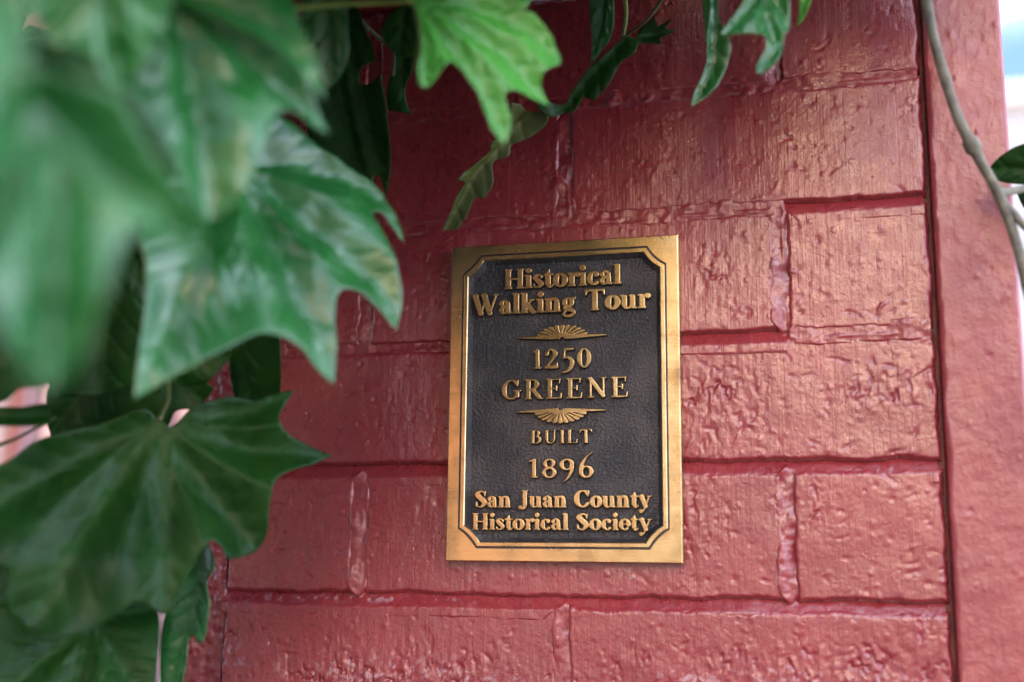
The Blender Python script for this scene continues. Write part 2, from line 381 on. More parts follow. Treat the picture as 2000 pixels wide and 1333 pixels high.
def pimples(x, z, H, n, seed, hmax=0.0004):
    g = np.random.default_rng(seed); step = abs(x[0, 1] - x[0, 0])
    for _ in range(n):
        cx = g.uniform(x.min(), x.max()); cz = g.uniform(z.min(), z.max()); r = g.uniform(0.0007, 0.0016); a = g.choice([1, 1, -1.3]) * g.uniform(0.3, 1) * hmax
        j = int((cx - x[0, 0]) / step); i = int(np.argmin(abs(z[:, 0] - cz))); k = int(3 * r / step) + 2
        s = (slice(max(0, i - k), i + k), slice(max(0, j - k), j + k))
        H[s] += a * np.exp(-((x[s] - cx) ** 2 + (z[s] - cz) ** 2) / (r * r))
WALL = empty('painted_brick_wall', (-0.19, 0, 0))
tag(WALL, 'brick red glossy painted brick wall behind the bronze plaque', 'wall')
def chips(x, z, H, n, seed, big=1.0, up=0.25):
    g = np.random.default_rng(seed); sx = abs(x[0, 1] - x[0, 0]); sz = abs(z[1, 0] - z[0, 0])
    for _ in range(n):
        cx = g.uniform(x.min(), x.max()); cz = g.uniform(z.min(), z.max()); ru = g.uniform(0.0012, 0.0042) * big; rv = g.uniform(0.0006, 0.0011) * big
        a = g.normal(0, 0.45) + (np.pi / 2 if g.random() < 0.3 else 0); amp = g.uniform(0.0002, 0.0007) * big * (1 if g.random() < up else -1)
        jj = int((cx - x[0, 0]) / sx); ii = int((cz - z[0, 0]) / sz); k = int(2.6 * ru / sx) + 2
        s_ = (slice(max(0, ii - k), ii + k), slice(max(0, jj - k), jj + k)); dx = x[s_] - cx; dz = z[s_] - cz
        u = dx * math.cos(a) + dz * math.sin(a); v = -dx * math.sin(a) + dz * math.cos(a) - u * u * g.uniform(-90, 90) / big
        H[s_] += amp * np.exp(-(u / ru) ** 2 - (v / rv) ** 2)
def brick(x0, x1, z0, z1, step, seed, k=0):
    ex = 0.0016
    nx = max(8, int((x1 - x0 + 2 * ex) / step)); nz = max(6, int((z1 - z0 + 2 * ex) / step))
    x, z = np.meshgrid(np.linspace(x0 - ex, x1 + ex, nx), np.linspace(z0 - ex, z1 + ex, nz))
    wob = lambda s: fbm(x * 45, z * 45, 3, s) * 0.0016 + perlin(x * 240, z * 240, s + 3) * 0.0007
    es = [x - x0 + wob(20), x1 - x + wob(22), z - z0 + wob(24), z1 - z + wob(26)]
    e = np.minimum(np.minimum(es[0], es[1]), np.minimum(es[2], es[3]))
    g = np.random.default_rng(seed)
    t = np.minimum(np.minimum(np.clip(es[0] / 0.0016, 0, 1), np.clip(es[1] / 0.0016, 0, 1)), np.minimum(np.clip(es[2] / 0.0015, 0, 1), np.clip(es[3] / 0.0030, 0, 1)))
    H = relief(x, z) + g.uniform(-0.0004, 0.0004) + (x - (x0 + x1) / 2) * g.uniform(-0.004, 0.004) + (z - (z0 + z1) / 2) * g.uniform(-0.01, 0.01)
    H = H - (1 - t) ** 2.0 * 0.0022 - np.clip(-e, 0, 1) * 3.0
    if step < 0.002: pimples(x, z, H, int(1.4e4 * (x1 - x0) * (z1 - z0)) + 14, seed)
    if step < 0.002:
        rt = x0 > -0.25
        chips(x, z, H, {2: 70 if rt else 30, 5: 130, 3: 26}.get(k, 12), seed + 7, 1.7 if k == 5 else 1.0, 0.65 if k == 5 else 0.25)
        H += fbm(x * 320, z * (14 + 10 * g.random()), 2, seed % 11) * g.uniform(0.00002, 0.00009)
    edge = np.zeros_like(x, bool); edge[0] = edge[-1] = True; edge[:, 0] = edge[:, -1] = True
    H = np.where(edge, -0.016, H)
    o = np.array([(x0 + x1) / 2, 0, (z0 + z1) / 2])
    V = np.stack([x, -H, z], -1).reshape(-1, 3) - o
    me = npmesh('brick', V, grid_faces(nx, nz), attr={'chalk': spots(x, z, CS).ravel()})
    return link('brick', me, M_PAINT, WALL, o)
JT = {0: 0.0020, 1: 0.0020, 2: 0.0017, 3: 0.0027, 4: 0.0025}     # half thickness of the bed joints in view
ktop, kbot = -11, 24
for k in range(ktop, kbot):
    zt, zb = zc(k) - JT.get(k, 0.004), zc(k + 1) + JT.get(k + 1, 0.004)
    js = JA if k % 2 else JB
    if k == 3: js = JA
    js = JA if (k % 2 == 1) else JB
    xs = [XL] + js + [XR]
    fine = -2 <= k <= 5
    for i in range(len(xs) - 1):
        a = xs[i] + (0.0032 if i else 0); c = xs[i + 1] - (0.0032 if i < len(xs) - 2 else 0)
        brick(a, c, zb, zt, 0.00072 if fine else 0.006, 100 + k * 5 + i, k)
def mortar():
    step = 0.0008
    x, z = np.meshgrid(np.arange(XL - 0.002, XR - 0.001, step), np.arange(zc(6) - 0.01, zc(-1) + 0.01, step))
    tilt = np.zeros_like(x); dist = np.full_like(x, 9.0); rec = np.full_like(x, 0.004); cut = np.full_like(x, 0.0036); ridge = np.zeros_like(x); rag = np.full_like(x, 1.0)
    xa = wallpt(1530, 400)[0]; xl = wallpt(880, 700)[0]
    sag = fbm(x * 14, z * 3, 2, 72) * 0.0012
    for k in range(-1, 7):
        dz = z - zc(k) - sag; d = np.abs(dz); n_ = d < dist; dist = np.where(n_, d, dist)
        r = {0: 0.0002, 1: 0.0003, 2: 0.0024, 3: 0.0030, 4: 0.0028}.get(k, 0.003) + 0 * x
        if k == 1: r = np.where(x > xa, 0.0026, r)
        if k == 2: r = np.where(x > xa, 0.0003, np.where(x < xl, 0.0008, r))
        flush = r < 0.001
        rec = np.where(n_, r, rec); cut = np.where(n_, np.where(flush, 0.0054, 0.0095), cut); rag = np.where(n_, np.where(flush, 0.8, 0.35), rag)
        tilt = np.where(n_, np.where(flush, 0.0, np.clip(-dz, -0.0045, 0.0045) * 0.62), tilt)
        ridge = np.where(n_, np.where(flush, 0.0007 * np.exp(-((dz + 0.0022 + sag) / 0.0006) ** 2) * sstep(-0.05, 0.25, perlin(x * 45, z * 9, 74)), 0), ridge)
    for k in range(-1, 6):
        inside = (z < zc(k)) & (z > zc(k + 1))
        for jx in (JA if k % 2 else JB):
            dx = x - jx - perlin(x * 0 + 5 + k, z * 40, 76) * 0.0016
            d = np.where(inside, np.abs(dx), 9.0); n_ = d < dist; dist = np.where(n_, d, dist)
            right = jx > -0.12
            rec = np.where(n_, 0.0010 if right else 0.0004, rec); cut = np.where(n_, 0.0056 if right else 0.0052, cut); rag = np.where(n_, 0.85 if right else 0.5, rag)
            tilt = np.where(n_, np.clip(-dx, -0.0032, 0.0032) * ((0.38 if right else 0.10) + 0.7 * perlin(x * 30, z * 70, 71)), tilt)
            ridge = np.where(n_, 0.0008 * np.exp(-((dx - 0.0018) / 0.0006) ** 2) * sstep(-0.1, 0.3, perlin(x * 20, z * 55, 78)), ridge)
    H = -rec + tilt + ridge - np.clip(dist - cut, 0, 1) * 1.6 + rag * (fbm(x * 50, z * 50, 3, 31) * 0.0010 + fbm(x * 120, z * 170, 3, 33) * 0.0008 + np.maximum(0, fbm(x * 90, z * 70, 2, 35) - 0.2) * 0.003)
    V = np.stack([x, -H, z], -1).reshape(-1, 3)
    F = grid_faces(x.shape[1], x.shape[0]); keep = dist.ravel()[F].min(1) < 0.0095; F = F[keep]
    u, inv = np.unique(F, return_inverse=True)
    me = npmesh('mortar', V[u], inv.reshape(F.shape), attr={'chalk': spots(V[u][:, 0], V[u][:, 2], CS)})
    o = link('mortar', me, M_PAINT, WALL, (0, 0, 0)); tag(o, kind='stuff')
    MB().box(-0.409, 0.004, 0.026, 0.19, 0, zc(ktop)).build('core', M_PAINT, WALL)
    MB().box(-0.007, 0.003, 0.0055, 0.024, 0, zc(ktop)).build('caulk', mat_plain('brown_red_caulk', (0.13, 0.035, 0.026), 0.7, var=0.4, scale=90), WALL)  # caulk strip in a darker brownish red than the wall paint
mortar()
def edge_render():       # the rough rendered strip at the left end of the wall
    step = 0.0009
    x, z = np.meshgrid(np.arange(-0.4115, XL + 0.0005, step), np.arange(zc(7), zc(-3), step))
    H = -0.0022 + fbm(x * 60, z * 60, 3, 41) * 0.0012 + fbm(x * 190, z * 150, 3, 43) * 0.0016 + np.minimum(0, (x + 0.4085)) * 2.0
    H[:, -1] = -0.012; H[:, 0] = -0.02
    me = npmesh('edge_strip', np.stack([x, -H, z], -1).reshape(-1, 3), grid_faces(x.shape[1], x.shape[0]), attr={'chalk': np.zeros(x.size)})
    link('edge_strip', me, M_PAINT, WALL, (0, 0, 0))
edge_render()
def post():
    p0 = -0.0008; p1 = (wallpt(1957, 0, -0.003)[0] + wallpt(1998, 640, -0.003)[0]) / 2
    P = empty('painted_post', (0.03, 0.05, 0)); tag(P, 'smooth pinkish red painted post against the right end of the brick wall', 'post')
    n = 64; xs = np.linspace(p0, p1, n)
    z = np.concatenate([np.linspace(0, 1.2, 25)[:-1], np.arange(1.2, 1.80, 0.0011), np.linspace(1.80, 2.45, 15)])
    x, zz = np.meshgrid(xs, z)
    e0 = x - p0 + fbm(x * 0 + 3, zz * 30, 3, 50) * 0.0022; e1 = p1 - x
    H = 0.0028 + fbm(x * 40, zz * 40, 3, 51) * 0.0005 + fbm(x * 240, zz * 150, 3, 53) * 0.00020
    H -= (1 - np.clip(e0 / 0.0036, 0, 1)) ** 2 * 0.0032 + (1 - np.clip(e1 / 0.003, 0, 1)) ** 2 * 0.003
    pimples(x, zz, H, 420, 9, 0.0006)
    H[:, 0] = -0.09; H[:, -1] = -0.09
    H[:, 1] = np.minimum(H[:, 1], -0.006)
    me = npmesh('shaft', np.stack([x, -H, zz], -1).reshape(-1, 3) - np.array([0.03, 0, 0]), grid_faces(n, len(z)), attr={'chalk': np.zeros(x.size)})
    link('shaft', me, M_POST, P, (0.03, 0, 0))
    return p1
P1 = post()
def shading_upper_storey():  # unseen wall and roof, sized to keep sun off the leaves and street
    b = empty('shading_upper_storey', (-1.5, 0.1, 2.45)); tag(b, 'unseen upper wall and porch roof, added to shade the brick pier and street', 'building')
    MB().box(-26, P1, 0.012, 0.19, zc(ktop) + 0.002, 18.0).build('wall', M_POST, b)
    MB().box(-26, P1, 0.192, 3.2, 2.50, 2.62).build('roof', M_POST, b)
shading_upper_storey()

# ------------------------------------------------------------------ bronze plaque
PY = -0.0095                                   # front of the rim
pl = on_y(876, 790, PY)[0]; pr = on_y(1329, 790, PY)[0]
pt = (on_y(883, 483, PY)[2] + on_y(1325, 458, PY)[2]) / 2; pb = (on_y(870, 1098, PY)[2] + on_y(1333, 1100, PY)[2]) / 2
PC = np.array([(pl + pr) / 2, PY, (pt + pb) / 2]); PW, PH = (pr - pl) / 2, (pt - pb) / 2
PLQ = empty('bronze_plaque', tuple(PC)); tag(PLQ, 'bronze historical plaque with raised gold lettering on a blackened field', 'plaque')
def loc(u, v, y=PY + 0.0006):                  # place on the plaque seen at (u, v)
    q = on_y(u, v, y); return q[0] - PC[0], q[2] - PC[2]
il = (loc(905, 535)[0] + loc(894, 1033)[0]) / 2; ir = (loc(1302, 516)[0] + loc(1308, 1039)[0]) / 2
it = (loc(943, 497)[1] + loc(1266, 483)[1]) / 2; ib = (loc(927, 1071)[1] + loc(1274, 1075)[1]) / 2
CH = 0.0100
def octa(off, n=5):
    """inset outline, chamfered corners bowed slightly inward, counter-clockwise from the lower left"""
    l, r, t, b = il + off, ir - off, it - off, ib + off; c = CH - off * 0.42
    pts = []
    def seg(a, bb, bow=0.0):
        a = np.array(a); bb = np.array(bb); m = np.array([(l + r) / 2, (t + b) / 2])
        for i in range(n):
            s = i / n; p = a + (bb - a) * s
            d = m - (a + bb) / 2; d = d / np.linalg.norm(d); pts.append(p + d * bow * 4 * s * (1 - s))
    seg((l + c, b), (r - c, b)); seg((r - c, b), (r, b + c), 0.0009); seg((r, b + c), (r, t - c)); seg((r, t - c), (r - c, t), 0.0009)
    seg((r - c, t), (l + c, t)); seg((l + c, t), (l, t - c), 0.0009); seg((l, t - c), (l, b + c)); seg((l, b + c), (l + c, b), 0.0009)
    return np.array(pts)
def rings(name, prof, mat, polish, closed_inner=False, smooth=False):
    """prof: list of (outline points, y). Builds a band between successive outlines"""
    V = []; F = []; A = []
    n = len(prof[0][0])
    for (pts, y), pol in zip(prof, polish):
        for p in pts: V.append((p[0], y, p[1])); A.append(pol)
    for k in range(len(prof) - 1):
        for i in range(n):
            F.append((k * n + i, k * n + (i + 1) % n, (k + 1) * n + (i + 1) % n, (k + 1) * n + i))
    me = npmesh(name, np.array(V), np.array(F), smooth=smooth, attr={'polish': A}); return link(name, me, mat, PLQ, tuple(PC))
def rect_like(o0, w_, h_):
    """project each outline point outward onto the rectangle so that bands stay tidy"""
    out = []
    for p in o0:
        cx, cz = p; ax = abs(cx) / w_; az = abs(cz) / h_
        out.append((cx, cz))
    out = np.array(out); n = len(o0) // 8
    for s in range(8):
        for i in range(n):
            j = s * n + i; p = o0[j].copy(); q = p.copy()
            if s == 0: q[1] = -h_
            if s == 2: q[0] = w_
            if s == 4: q[1] = h_
            if s == 6: q[0] = -w_
            if s in (1, 3, 5, 7):
                f = i / n; sx = 1 if s in (1, 3) else -1; sz = -1 if s in (1, 7) else 1
                A_ = o0[s * n]; B_ = o0[((s + 1) * n) % len(o0)]
                ea = {1: (A_[0], -h_), 3: (w_, A_[1]), 5: (A_[0], h_), 7: (-w_, A_[1])}[s]
                eb = {1: (w_, B_[1]), 3: (B_[0], h_), 5: (-w_, B_[1]), 7: (B_[0], -h_)}[s]
                cn = (sx * w_, sz * h_)
                q = np.array(ea) + (np.array(cn) - np.array(ea)) * min(1, 2 * f) if f <= 0.5 else np.array(cn) + (np.array(eb) - np.array(cn)) * (2 * f - 1)
            out[j] = q
    return out
NS = 8
O = {d: octa(d, NS) for d in (0, 0.0003, 0.0008, 0.0010, 0.0013, 0.0030, 0.0034, 0.0050, 0.0058)}
bev = rect_like(O[0], PW - 0.0006, PH - 0.0006); out_ = rect_like(O[0], PW, PH)
rim = rings('rim', [(out_, 0.0085), (out_, 0.0007), (bev, 0.0), (O[0], 0.0)], M_RIM, [1, 1, 1, 1])
FY = 0.0032
rings('groove', [(O[0], 0.00002), (O[0.0003], 0.0009), (O[0.0008], 0.0009), (O[0.0010], 0.0001)], M_RIM, [0.6, 0, 0, 0.5])
rings('inner_bead', [(O[0.0010], 0.00005), (O[0.0013], -0.0002), (O[0.0030], -0.0002), (O[0.0034], 0.0002)], M_RIM, [0.8, 1, 1, 0.7])
rings('bevel', [(O[0.0034], 0.0002), (O[0.0050], FY - 0.0007), (O[0.0058], FY)], M_FIELD, [0, 0, 0], smooth=True)
def field():
    pts = O[0.0058]; V = [(p[0], FY, p[1]) for p in pts]
    me = bpy.data.meshes.new('field'); me.from_pydata(V, [], [tuple(range(len(V)))]); me.update()
    link('field', me, M_FIELD, PLQ, tuple(PC))
field()

# --- lettering: each glyph is a set of pen strokes (x, y, half width); cap height = 1
def arc(cx, cy, rx, ry, tk, tn, a0=0, a1=360, n=40):
    out = []
    for a in np.radians(np.linspace(a0, a1, n)):
        c2 = math.cos(a) ** 2; out.append((cx + rx * math.cos(a), cy + ry * math.sin(a), tn + (tk - tn) * c2))
    return ('p', out)
def ln(x0, y0, x1, y1, r, r1=None): return ('p', [(x0, y0, r), (x1, y1, r if r1 is None else r1)])
def cv(*P): return ('c', P)
TK, TN = 0.092, 0.050
def stem(x, y0, y1, t=TK): return ('b', (x - t, x + t, y0, y1))
def ser(x, y, l=0.16, r=0.042): return ln(x - l + r, y, x + l - r, y, r)
G = {
 'H': (0.86, [stem(.18, .02, .98), stem(.68, .02, .98), ln(.2, .5, .66, .5, .05), ser(.18, .042), ser(.18, .958), ser(.68, .042), ser(.68, .958)]),
 'i': (0.34, [stem(.17, .02, .66), ser(.17, .042), ln(.04, .625, .17, .63, .042), ln(.17, .88, .17, .88, .105)]),
 's': (0.46, [cv((.37, .50, .045), (.34, .60, .05), (.22, .65, .05), (.10, .53, .08), (.22, .37, .095), (.36, .19, .085), (.24, .045, .05), (.10, .06, .05), (.06, .17, .045))]),
 't': (0.40, [stem(.18, .16, .74), ln(.18, .74, .22, .86, .06, .03), cv((.18, .18, TK), (.22, .06, .07), (.31, .05, .05), (.38, .12, .035)), ln(.03, .63, .36, .63, .045)]),
 'o': (0.58, [arc(.29, .34, .19, .29, .105, .052)]),
 'r': (0.46, [stem(.18, .02, .64), ser(.17, .042), ln(.04, .63, .18, .63, .042), cv((.2, .46, .05), (.28, .58, .06), (.36, .62, .07), (.41, .57, .095))]),
 'c': (0.50, [arc(.28, .34, .18, .29, .10, .05, 60, 310), ln(.38, .52, .38, .52, .09)]),
 'a': (0.56, [stem(.37, .12, .48, .085), cv((.11, .50, .085), (.16, .61, .05), (.27, .65, .05), (.37, .52, .08)), cv((.36, .38, .045), (.2, .35, .06), (.11, .2, .085), (.18, .06, .06), (.3, .08, .045), (.37, .18, .045)), cv((.37, .14, .08), (.43, .05, .05), (.51, .07, .035))]),
 'l': (0.34, [stem(.17, .02, .98), ser(.17, .042), ln(.03, .95, .17, .96, .042)]),
 'W': (1.12, [ln(.12, .94, .36, .08, TK), ln(.36, .08, .56, .72, .045), ln(.5, .94, .74, .08, TK), ln(.74, .08, 1.0, .94, .045), ser(.12, .955, .14), ser(.5, .955, .14), ser(1.0, .955, .11)]),
 'k': (0.66, [stem(.17, .02, .98), ser(.17, .042), ln(.03, .95, .17, .96, .042), ln(.22, .3, .46, .62, .045), ln(.3, .4, .52, .06, .085), ser(.46, .63, .12), ser(.53, .042, .12)]),
 'n': (0.70, [stem(.17, .02, .64), ser(.17, .042), ln(.03, .63, .17, .63, .042), cv((.17, .46, .05), (.3, .62, .06), (.46, .58, .075), (.5, .42, TK)), stem(.5, .02, .43), ser(.5, .042)]),
 'g': (0.58, [arc(.26, .43, .145, .19, .085, .045), ln(.38, .58, .52, .63, .045, .05), cv((.16, .25, .045), (.11, .14, .055), (.24, .08, .06), (.4, .06, .07), (.49, -.06, .065), (.38, -.2, .055), (.2, -.22, .055), (.08, -.13, .05), (.14, -.01, .045), (.2, .03, .04))]),
 'T': (0.84, [stem(.42, .02, .96), ser(.42, .042, .17), ln(.09, .95, .75, .95, .05), ln(.08, .95, .05, .74, .05, .03), ln(.76, .95, .79, .74, .05, .03)]),
 'u': (0.70, [stem(.17, .2, .66), ln(.03, .63, .17, .63, .042), cv((.17, .24, TK), (.2, .1, .075), (.32, .045, .05), (.44, .1, .045), (.5, .22, .045)), stem(.5, .04, .66), ln(.38, .63, .5, .63, .042), ln(.5, .042, .64, .042, .042)]),
 'y': (0.62, [ln(.14, .62, .33, .06, TK), ln(.52, .62, .28, -.06, .048), cv((.28, -.06, .05), (.22, -.19, .05), (.11, -.2, .09)), ser(.14, .63, .15), ser(.52, .63, .12)]),
 'e': (0.54, [arc(.28, .34, .185, .29, .10, .05, 0, 305), ln(.14, .36, .45, .36, .042), ln(.455, .36, .45, .42, .06)]),
 'S': (0.64, [cv((.51, .72, .04), (.47, .86, .045), (.32, .945, .05), (.13, .77, .10), (.29, .56, .115), (.5, .30, .11), (.34, .06, .055), (.15, .09, .05), (.09, .26, .04)), ln(.53, .92, .51, .68, .04), ln(.07, .08, .09, .32, .04)]),
 'J': (0.54, [stem(.34, .12, .98), cv((.34, .16, TK), (.3, .0, .075), (.2, -.05, .06), (.11, .02, .085)), ser(.34, .958, .17)]),
 'C': (0.80, [arc(.43, .5, .31, .445, .115, .052, 42, 318), ln(.71, .94, .68, .66, .042), ln(.66, .2, .73, .28, .04)]),
 'G': (0.92, [arc(.45, .5, .33, .445, .11, .05, 42, 312), ln(.75, .94, .72, .68, .04), stem(.72, .1, .44, .085), ser(.72, .44, .18)]),
 'R': (0.86, [stem(.2, .02, .98), ser(.19, .042), ln(.05, .955, .4, .955, .042), cv((.3, .955, .045), (.5, .92, .06), (.58, .73, .10), (.48, .53, .06), (.22, .49, .045)), ln(.4, .48, .68, .1, .09), cv((.68, .1, .085), (.76, .045, .05), (.84, .05, .04))]),
 'E': (0.80, [stem(.2, .02, .98), ln(.06, .042, .66, .05, .045), ln(.06, .955, .62, .95, .045), ln(.2, .51, .5, .51, .045), ln(.64, .95, .62, .76, .045, .03), ln(.68, .05, .71, .27, .05, .03), ln(.5, .62, .5, .4, .04)]),
 'N': (0.98, [ln(.2, .04, .2, .95, .05), ln(.76, .1, .76, .95, .05), ln(.2, .92, .75, .1, .095), ser(.2, .042, .15), ser(.76, .955, .15), ln(.06, .955, .2, .955, .042)]),
 'B': (0.82, [stem(.2, .02, .98), ln(.06, .955, .4, .955, .042), ln(.06, .042, .4, .042, .042), cv((.36, .955, .045), (.54, .88, .075), (.56, .72, .095), (.45, .55, .05), (.2, .53, .045)), cv((.4, .53, .045), (.62, .42, .08), (.62, .2, .10), (.46, .045, .05), (.3, .042, .045))]),
 'U': (0.94, [stem(.22, .3, .98), ser(.22, .958), cv((.22, .34, TK), (.26, .14, .08), (.46, .05, .055), (.66, .14, .05), (.72, .34, .05)), ln(.72, .34, .72, .95, .05), ser(.72, .958, .14)]),
 'I': (0.46, [stem(.23, .02, .98), ser(.23, .042), ser(.23, .958)]),
 'L': (0.78, [stem(.2, .02, .98), ser(.2, .958), ln(.06, .042, .64, .05, .045), ln(.66, .05, .69, .3, .05, .03)]),
 '1': (0.48, [stem(.25, .02, .95, .085), ser(.25, .042, .17), ln(.1, .84, .25, .93, .05)]),
 '2': (0.64, [cv((.12, .70, .085), (.18, .86, .055), (.31, .93, .055), (.47, .74, .10), (.36, .45, .07), (.1, .1, .045)), ln(.1, .075, .54, .075, .075), ln(.54, .08, .57, .26, .05, .03)]),
 '5': (0.62, [ln(.2, .92, .5, .93, .06), ln(.19, .9, .15, .5, .04), cv((.15, .5, .045), (.32, .53, .06), (.49, .34, .095), (.46, .05, .085), (.3, -.14, .06), (.1, -.2, .045))]),
 '0': (0.66, [arc(.33, .47, .2, .44, .10, .045)]),
 '8': (0.62, [arc(.31, .72, .165, .2, .08, .05), arc(.31, .26, .205, .23, .09, .05)]),
 '9': (0.66, [arc(.31, .66, .2, .25, .095, .05), cv((.51, .66, .095), (.5, .36, .08), (.36, .0, .055), (.18, -.2, .03))]),
 '6': (0.66, [arc(.34, .29, .2, .26, .095, .05), cv((.14, .3, .095), (.17, .62, .085), (.34, 1.0, .055), (.56, 1.24, .03))]),
}
def glyph_samples(g, wt):
    out = []; boxes = []
    for kind, p in g:
        if kind == 'b': boxes.append(p); continue
        P = np.array(p, float)
        if kind == 'c': P = catmull(P, 10)
        for a, b in zip(P[:-1], P[1:]):
            n = max(2, int(np.hypot(*(b - a)[:2]) / 0.02))
            for t in np.linspace(0, 1, n): out.append(a + (b - a) * t)
    S = np.array(out) if out else np.zeros((0, 3)); S = S.copy()
    if len(S): S[:, 2] *= wt
    return S, [((x0 + x1) / 2 - (x1 - x0) / 2 * wt, (x0 + x1) / 2 + (x1 - x0) / 2 * wt, y0, y1) for x0, x1, y0, y1 in boxes]
LH = 0.0030                                     # how far the letters stand above the field
def raised(sdf, x, y, step, name):
    """heightfield mesh of a raised form from its distance field (metres)"""
    d = sdf + perlin(x * 900, y * 900, 60) * 0.00009 + perlin(x * 320, y * 320, 61) * 0.00012
    hgt = LH * sstep(0.00034, -0.00022, d)
    keepv = d < 0.00045
    V = np.stack([x, -hgt + 0.0002, y], -1).reshape(-1, 3); F = grid_faces(x.shape[1], x.shape[0])
    F = F[keepv.ravel()[F].any(1)]
    u, inv = np.unique(F, return_inverse=True)
    pol = sstep(0.72, 0.93, hgt / LH).ravel()[u]
    me = npmesh(name, V[u], inv.reshape(F.shape)[:, ::-1] if False else inv.reshape(F.shape), attr={'polish': pol})
    return me
_cache = {}
def glyph_mesh(ch, sx, sz, wt):
    key = (ch, round(sx, 6), round(sz, 6), wt)
    if key in _cache: return _cache[key]
    S, B = glyph_samples(G[ch][1], wt); step = 0.00020
    x, y = np.meshgrid(np.arange(-0.001, G[ch][0] * sx + 0.001, step), np.arange(-0.30 * sz, 1.32 * sz, step))
    sr = min(sx, sz) * 1.0
    d = np.full(x.shape, 1.0)
    for k in range(len(S)):
        d = np.minimum(d, np.hypot(x - S[k, 0] * sx, y - S[k, 1] * sz) - S[k, 2] * sr)
    for x0, x1, y0, y1 in B:
        qx = np.abs(x - (x0 + x1) / 2 * sx) - (x1 - x0) / 2 * sr; qy = np.abs(y - (y0 + y1) / 2 * sz) - (y1 - y0) / 2 * sz
        d = np.minimum(d, np.hypot(np.maximum(qx, 0), np.maximum(qy, 0)) + np.minimum(np.maximum(qx, qy), 0))
    _cache[key] = raised(d, x, y, step, 'letter'); return _cache[key]
def text(s, bl, br, capl, track=0.0, wt=1.0, space=0.34):
    """bl, br: base-line ends in the photograph; capl: top of a capital near the start"""
    x0, za = loc(*bl); x1, zb = loc(*br); cap = loc(*capl)[1] - za; zz = (za + zb) / 2
    adv = [(space if c == ' ' else G[c][0]) + track for c in s]; tot = sum(adv) - track
    sx = (x1 - x0) / tot; px = x0
    for c, a in zip(s, adv):
        if c != ' ':
            link('letter', glyph_mesh(c, sx, cap, wt), M_LETTER, PLQ, (PC[0] + px, PC[1] + FY, PC[2] + zz))
        px += a * sx
text('Historical', (984, 564), (1214, 556), (984, 525), wt=1.55)
text('Walking Tour', (922, 613), (1268, 605), (922, 573), wt=1.55)
text('1250', (1038, 721), (1156, 718), (1038, 681), track=0.06, wt=1.28)
text('GREENE', (979, 781), (1229, 777), (979, 741), track=0.10, wt=1.2)
text('BUILT', (1035, 867), (1157, 866), (1035, 840), track=0.05, wt=1.28)
text('1896', (1030, 934), (1161, 933), (1030, 895), track=0.06, wt=1.28)
text('San Juan County', (927, 992), (1272, 992), (927, 958), wt=1.55)
text('Historical Society', (921, 1036), (1273, 1036), (921, 1003), wt=1.55)
def ornament(cl, cr, top, base, flip):
    x0, zb = loc(*base); xl = loc(*cl)[0]; xr = loc(*cr)[0]; zt = loc(*top)[1]
    cx = (xl + xr) / 2; W = (xr - xl) / 2; Hh = abs(zt - zb); step = 0.00018
    x, y = np.meshgrid(np.arange(-W - 0.001, W + 0.001, step), np.arange(-0.0016, Hh + 0.0014, step))
    # fan: half ellipse, scalloped by petals
    fw = W * 0.64; ang = np.arctan2(y / Hh, x / fw); rr = np.hypot(x / fw, (y + 0.0002) / Hh)
    npet = 13; t = ang / np.pi * npet; f = np.abs(t - np.floor(t) - 0.5)
    edge = 1.0 - 0.10 * (f * 2) ** 2
    fan = (rr - edge) * Hh * 0.9
    groove = (0.5 - f) / npet * np.pi * rr * Hh * 1.2
    fan = np.maximum(fan, 0.00003 - groove + 0.0011 * sstep(0.5, 0.22, rr) * 0 - 0.0010 * sstep(0.42, 0.28, rr))
    fan = np.maximum(fan, -y)
    # wing bars on each side and a nick under the middle
    bar = np.abs(y - 0.0006 - 0.0005 * (np.abs(x) / W)) - 0.00125 * np.clip(1.25 - np.abs(x) / W * 0.85, 0.35, 1)
    bar = np.maximum(bar, np.abs(x) - W)
    d = np.minimum(fan, bar); d = np.maximum(d, 0.0011 - np.hypot(x, (y + 0.0006)))
    if flip: y = -y[::-1]; d = d[::-1]
    me = raised(d, x, y, step, 'ornament')
    link('fan_ornament', me, M_LETTER, PLQ, (PC[0] + cx, PC[1] + FY, PC[2] + zb))
ornament((1013, 660), (1184, 657), (1098, 633), (1098, 661), False)
ornament((1008, 801), (1182, 801), (1096, 829), (1096, 799), True)

# ------------------------------------------------------------------ ivy
def smooth_outline(P, sub=4):
    P = np.array(P, float); n = len(P); out = []
    T = np.zeros_like(P)
    for i in range(n):
        a = P[i] - P[i - 1]; b = P[(i + 1) % n] - P[i]
        ca = np.dot(a, b) / (np.linalg.norm(a) * np.linalg.norm(b) + 1e-9)
        k = np.clip((ca + 0.15) / 0.6, 0, 1)
        T[i] = (P[(i + 1) % n] - P[i - 1]) * 0.5 * k
    for i in range(n):
        p0, p1, t0, t1 = P[i], P[(i + 1) % n], T[i], T[(i + 1) % n]
        for s in np.linspace(0, 1, sub, endpoint=False):
            out.append((2 * s**3 - 3 * s**2 + 1) * p0 + (s**3 - 2 * s**2 + s) * t0 + (-2 * s**3 + 3 * s**2) * p1 + (s**3 - s**2) * t1)
    return np.array(out)
def inside_poly(x, y, P):
    r = np.zeros(x.shape, bool); n = len(P)
    for i in range(n):
        x0, y0 = P[i]; x1, y1 = P[(i + 1) % n]
        if y0 == y1: continue
        c = ((y0 > y) != (y1 > y)) & (x < (x1 - x0) * (y - y0) / (y1 - y0) + x0); r ^= c
    return r
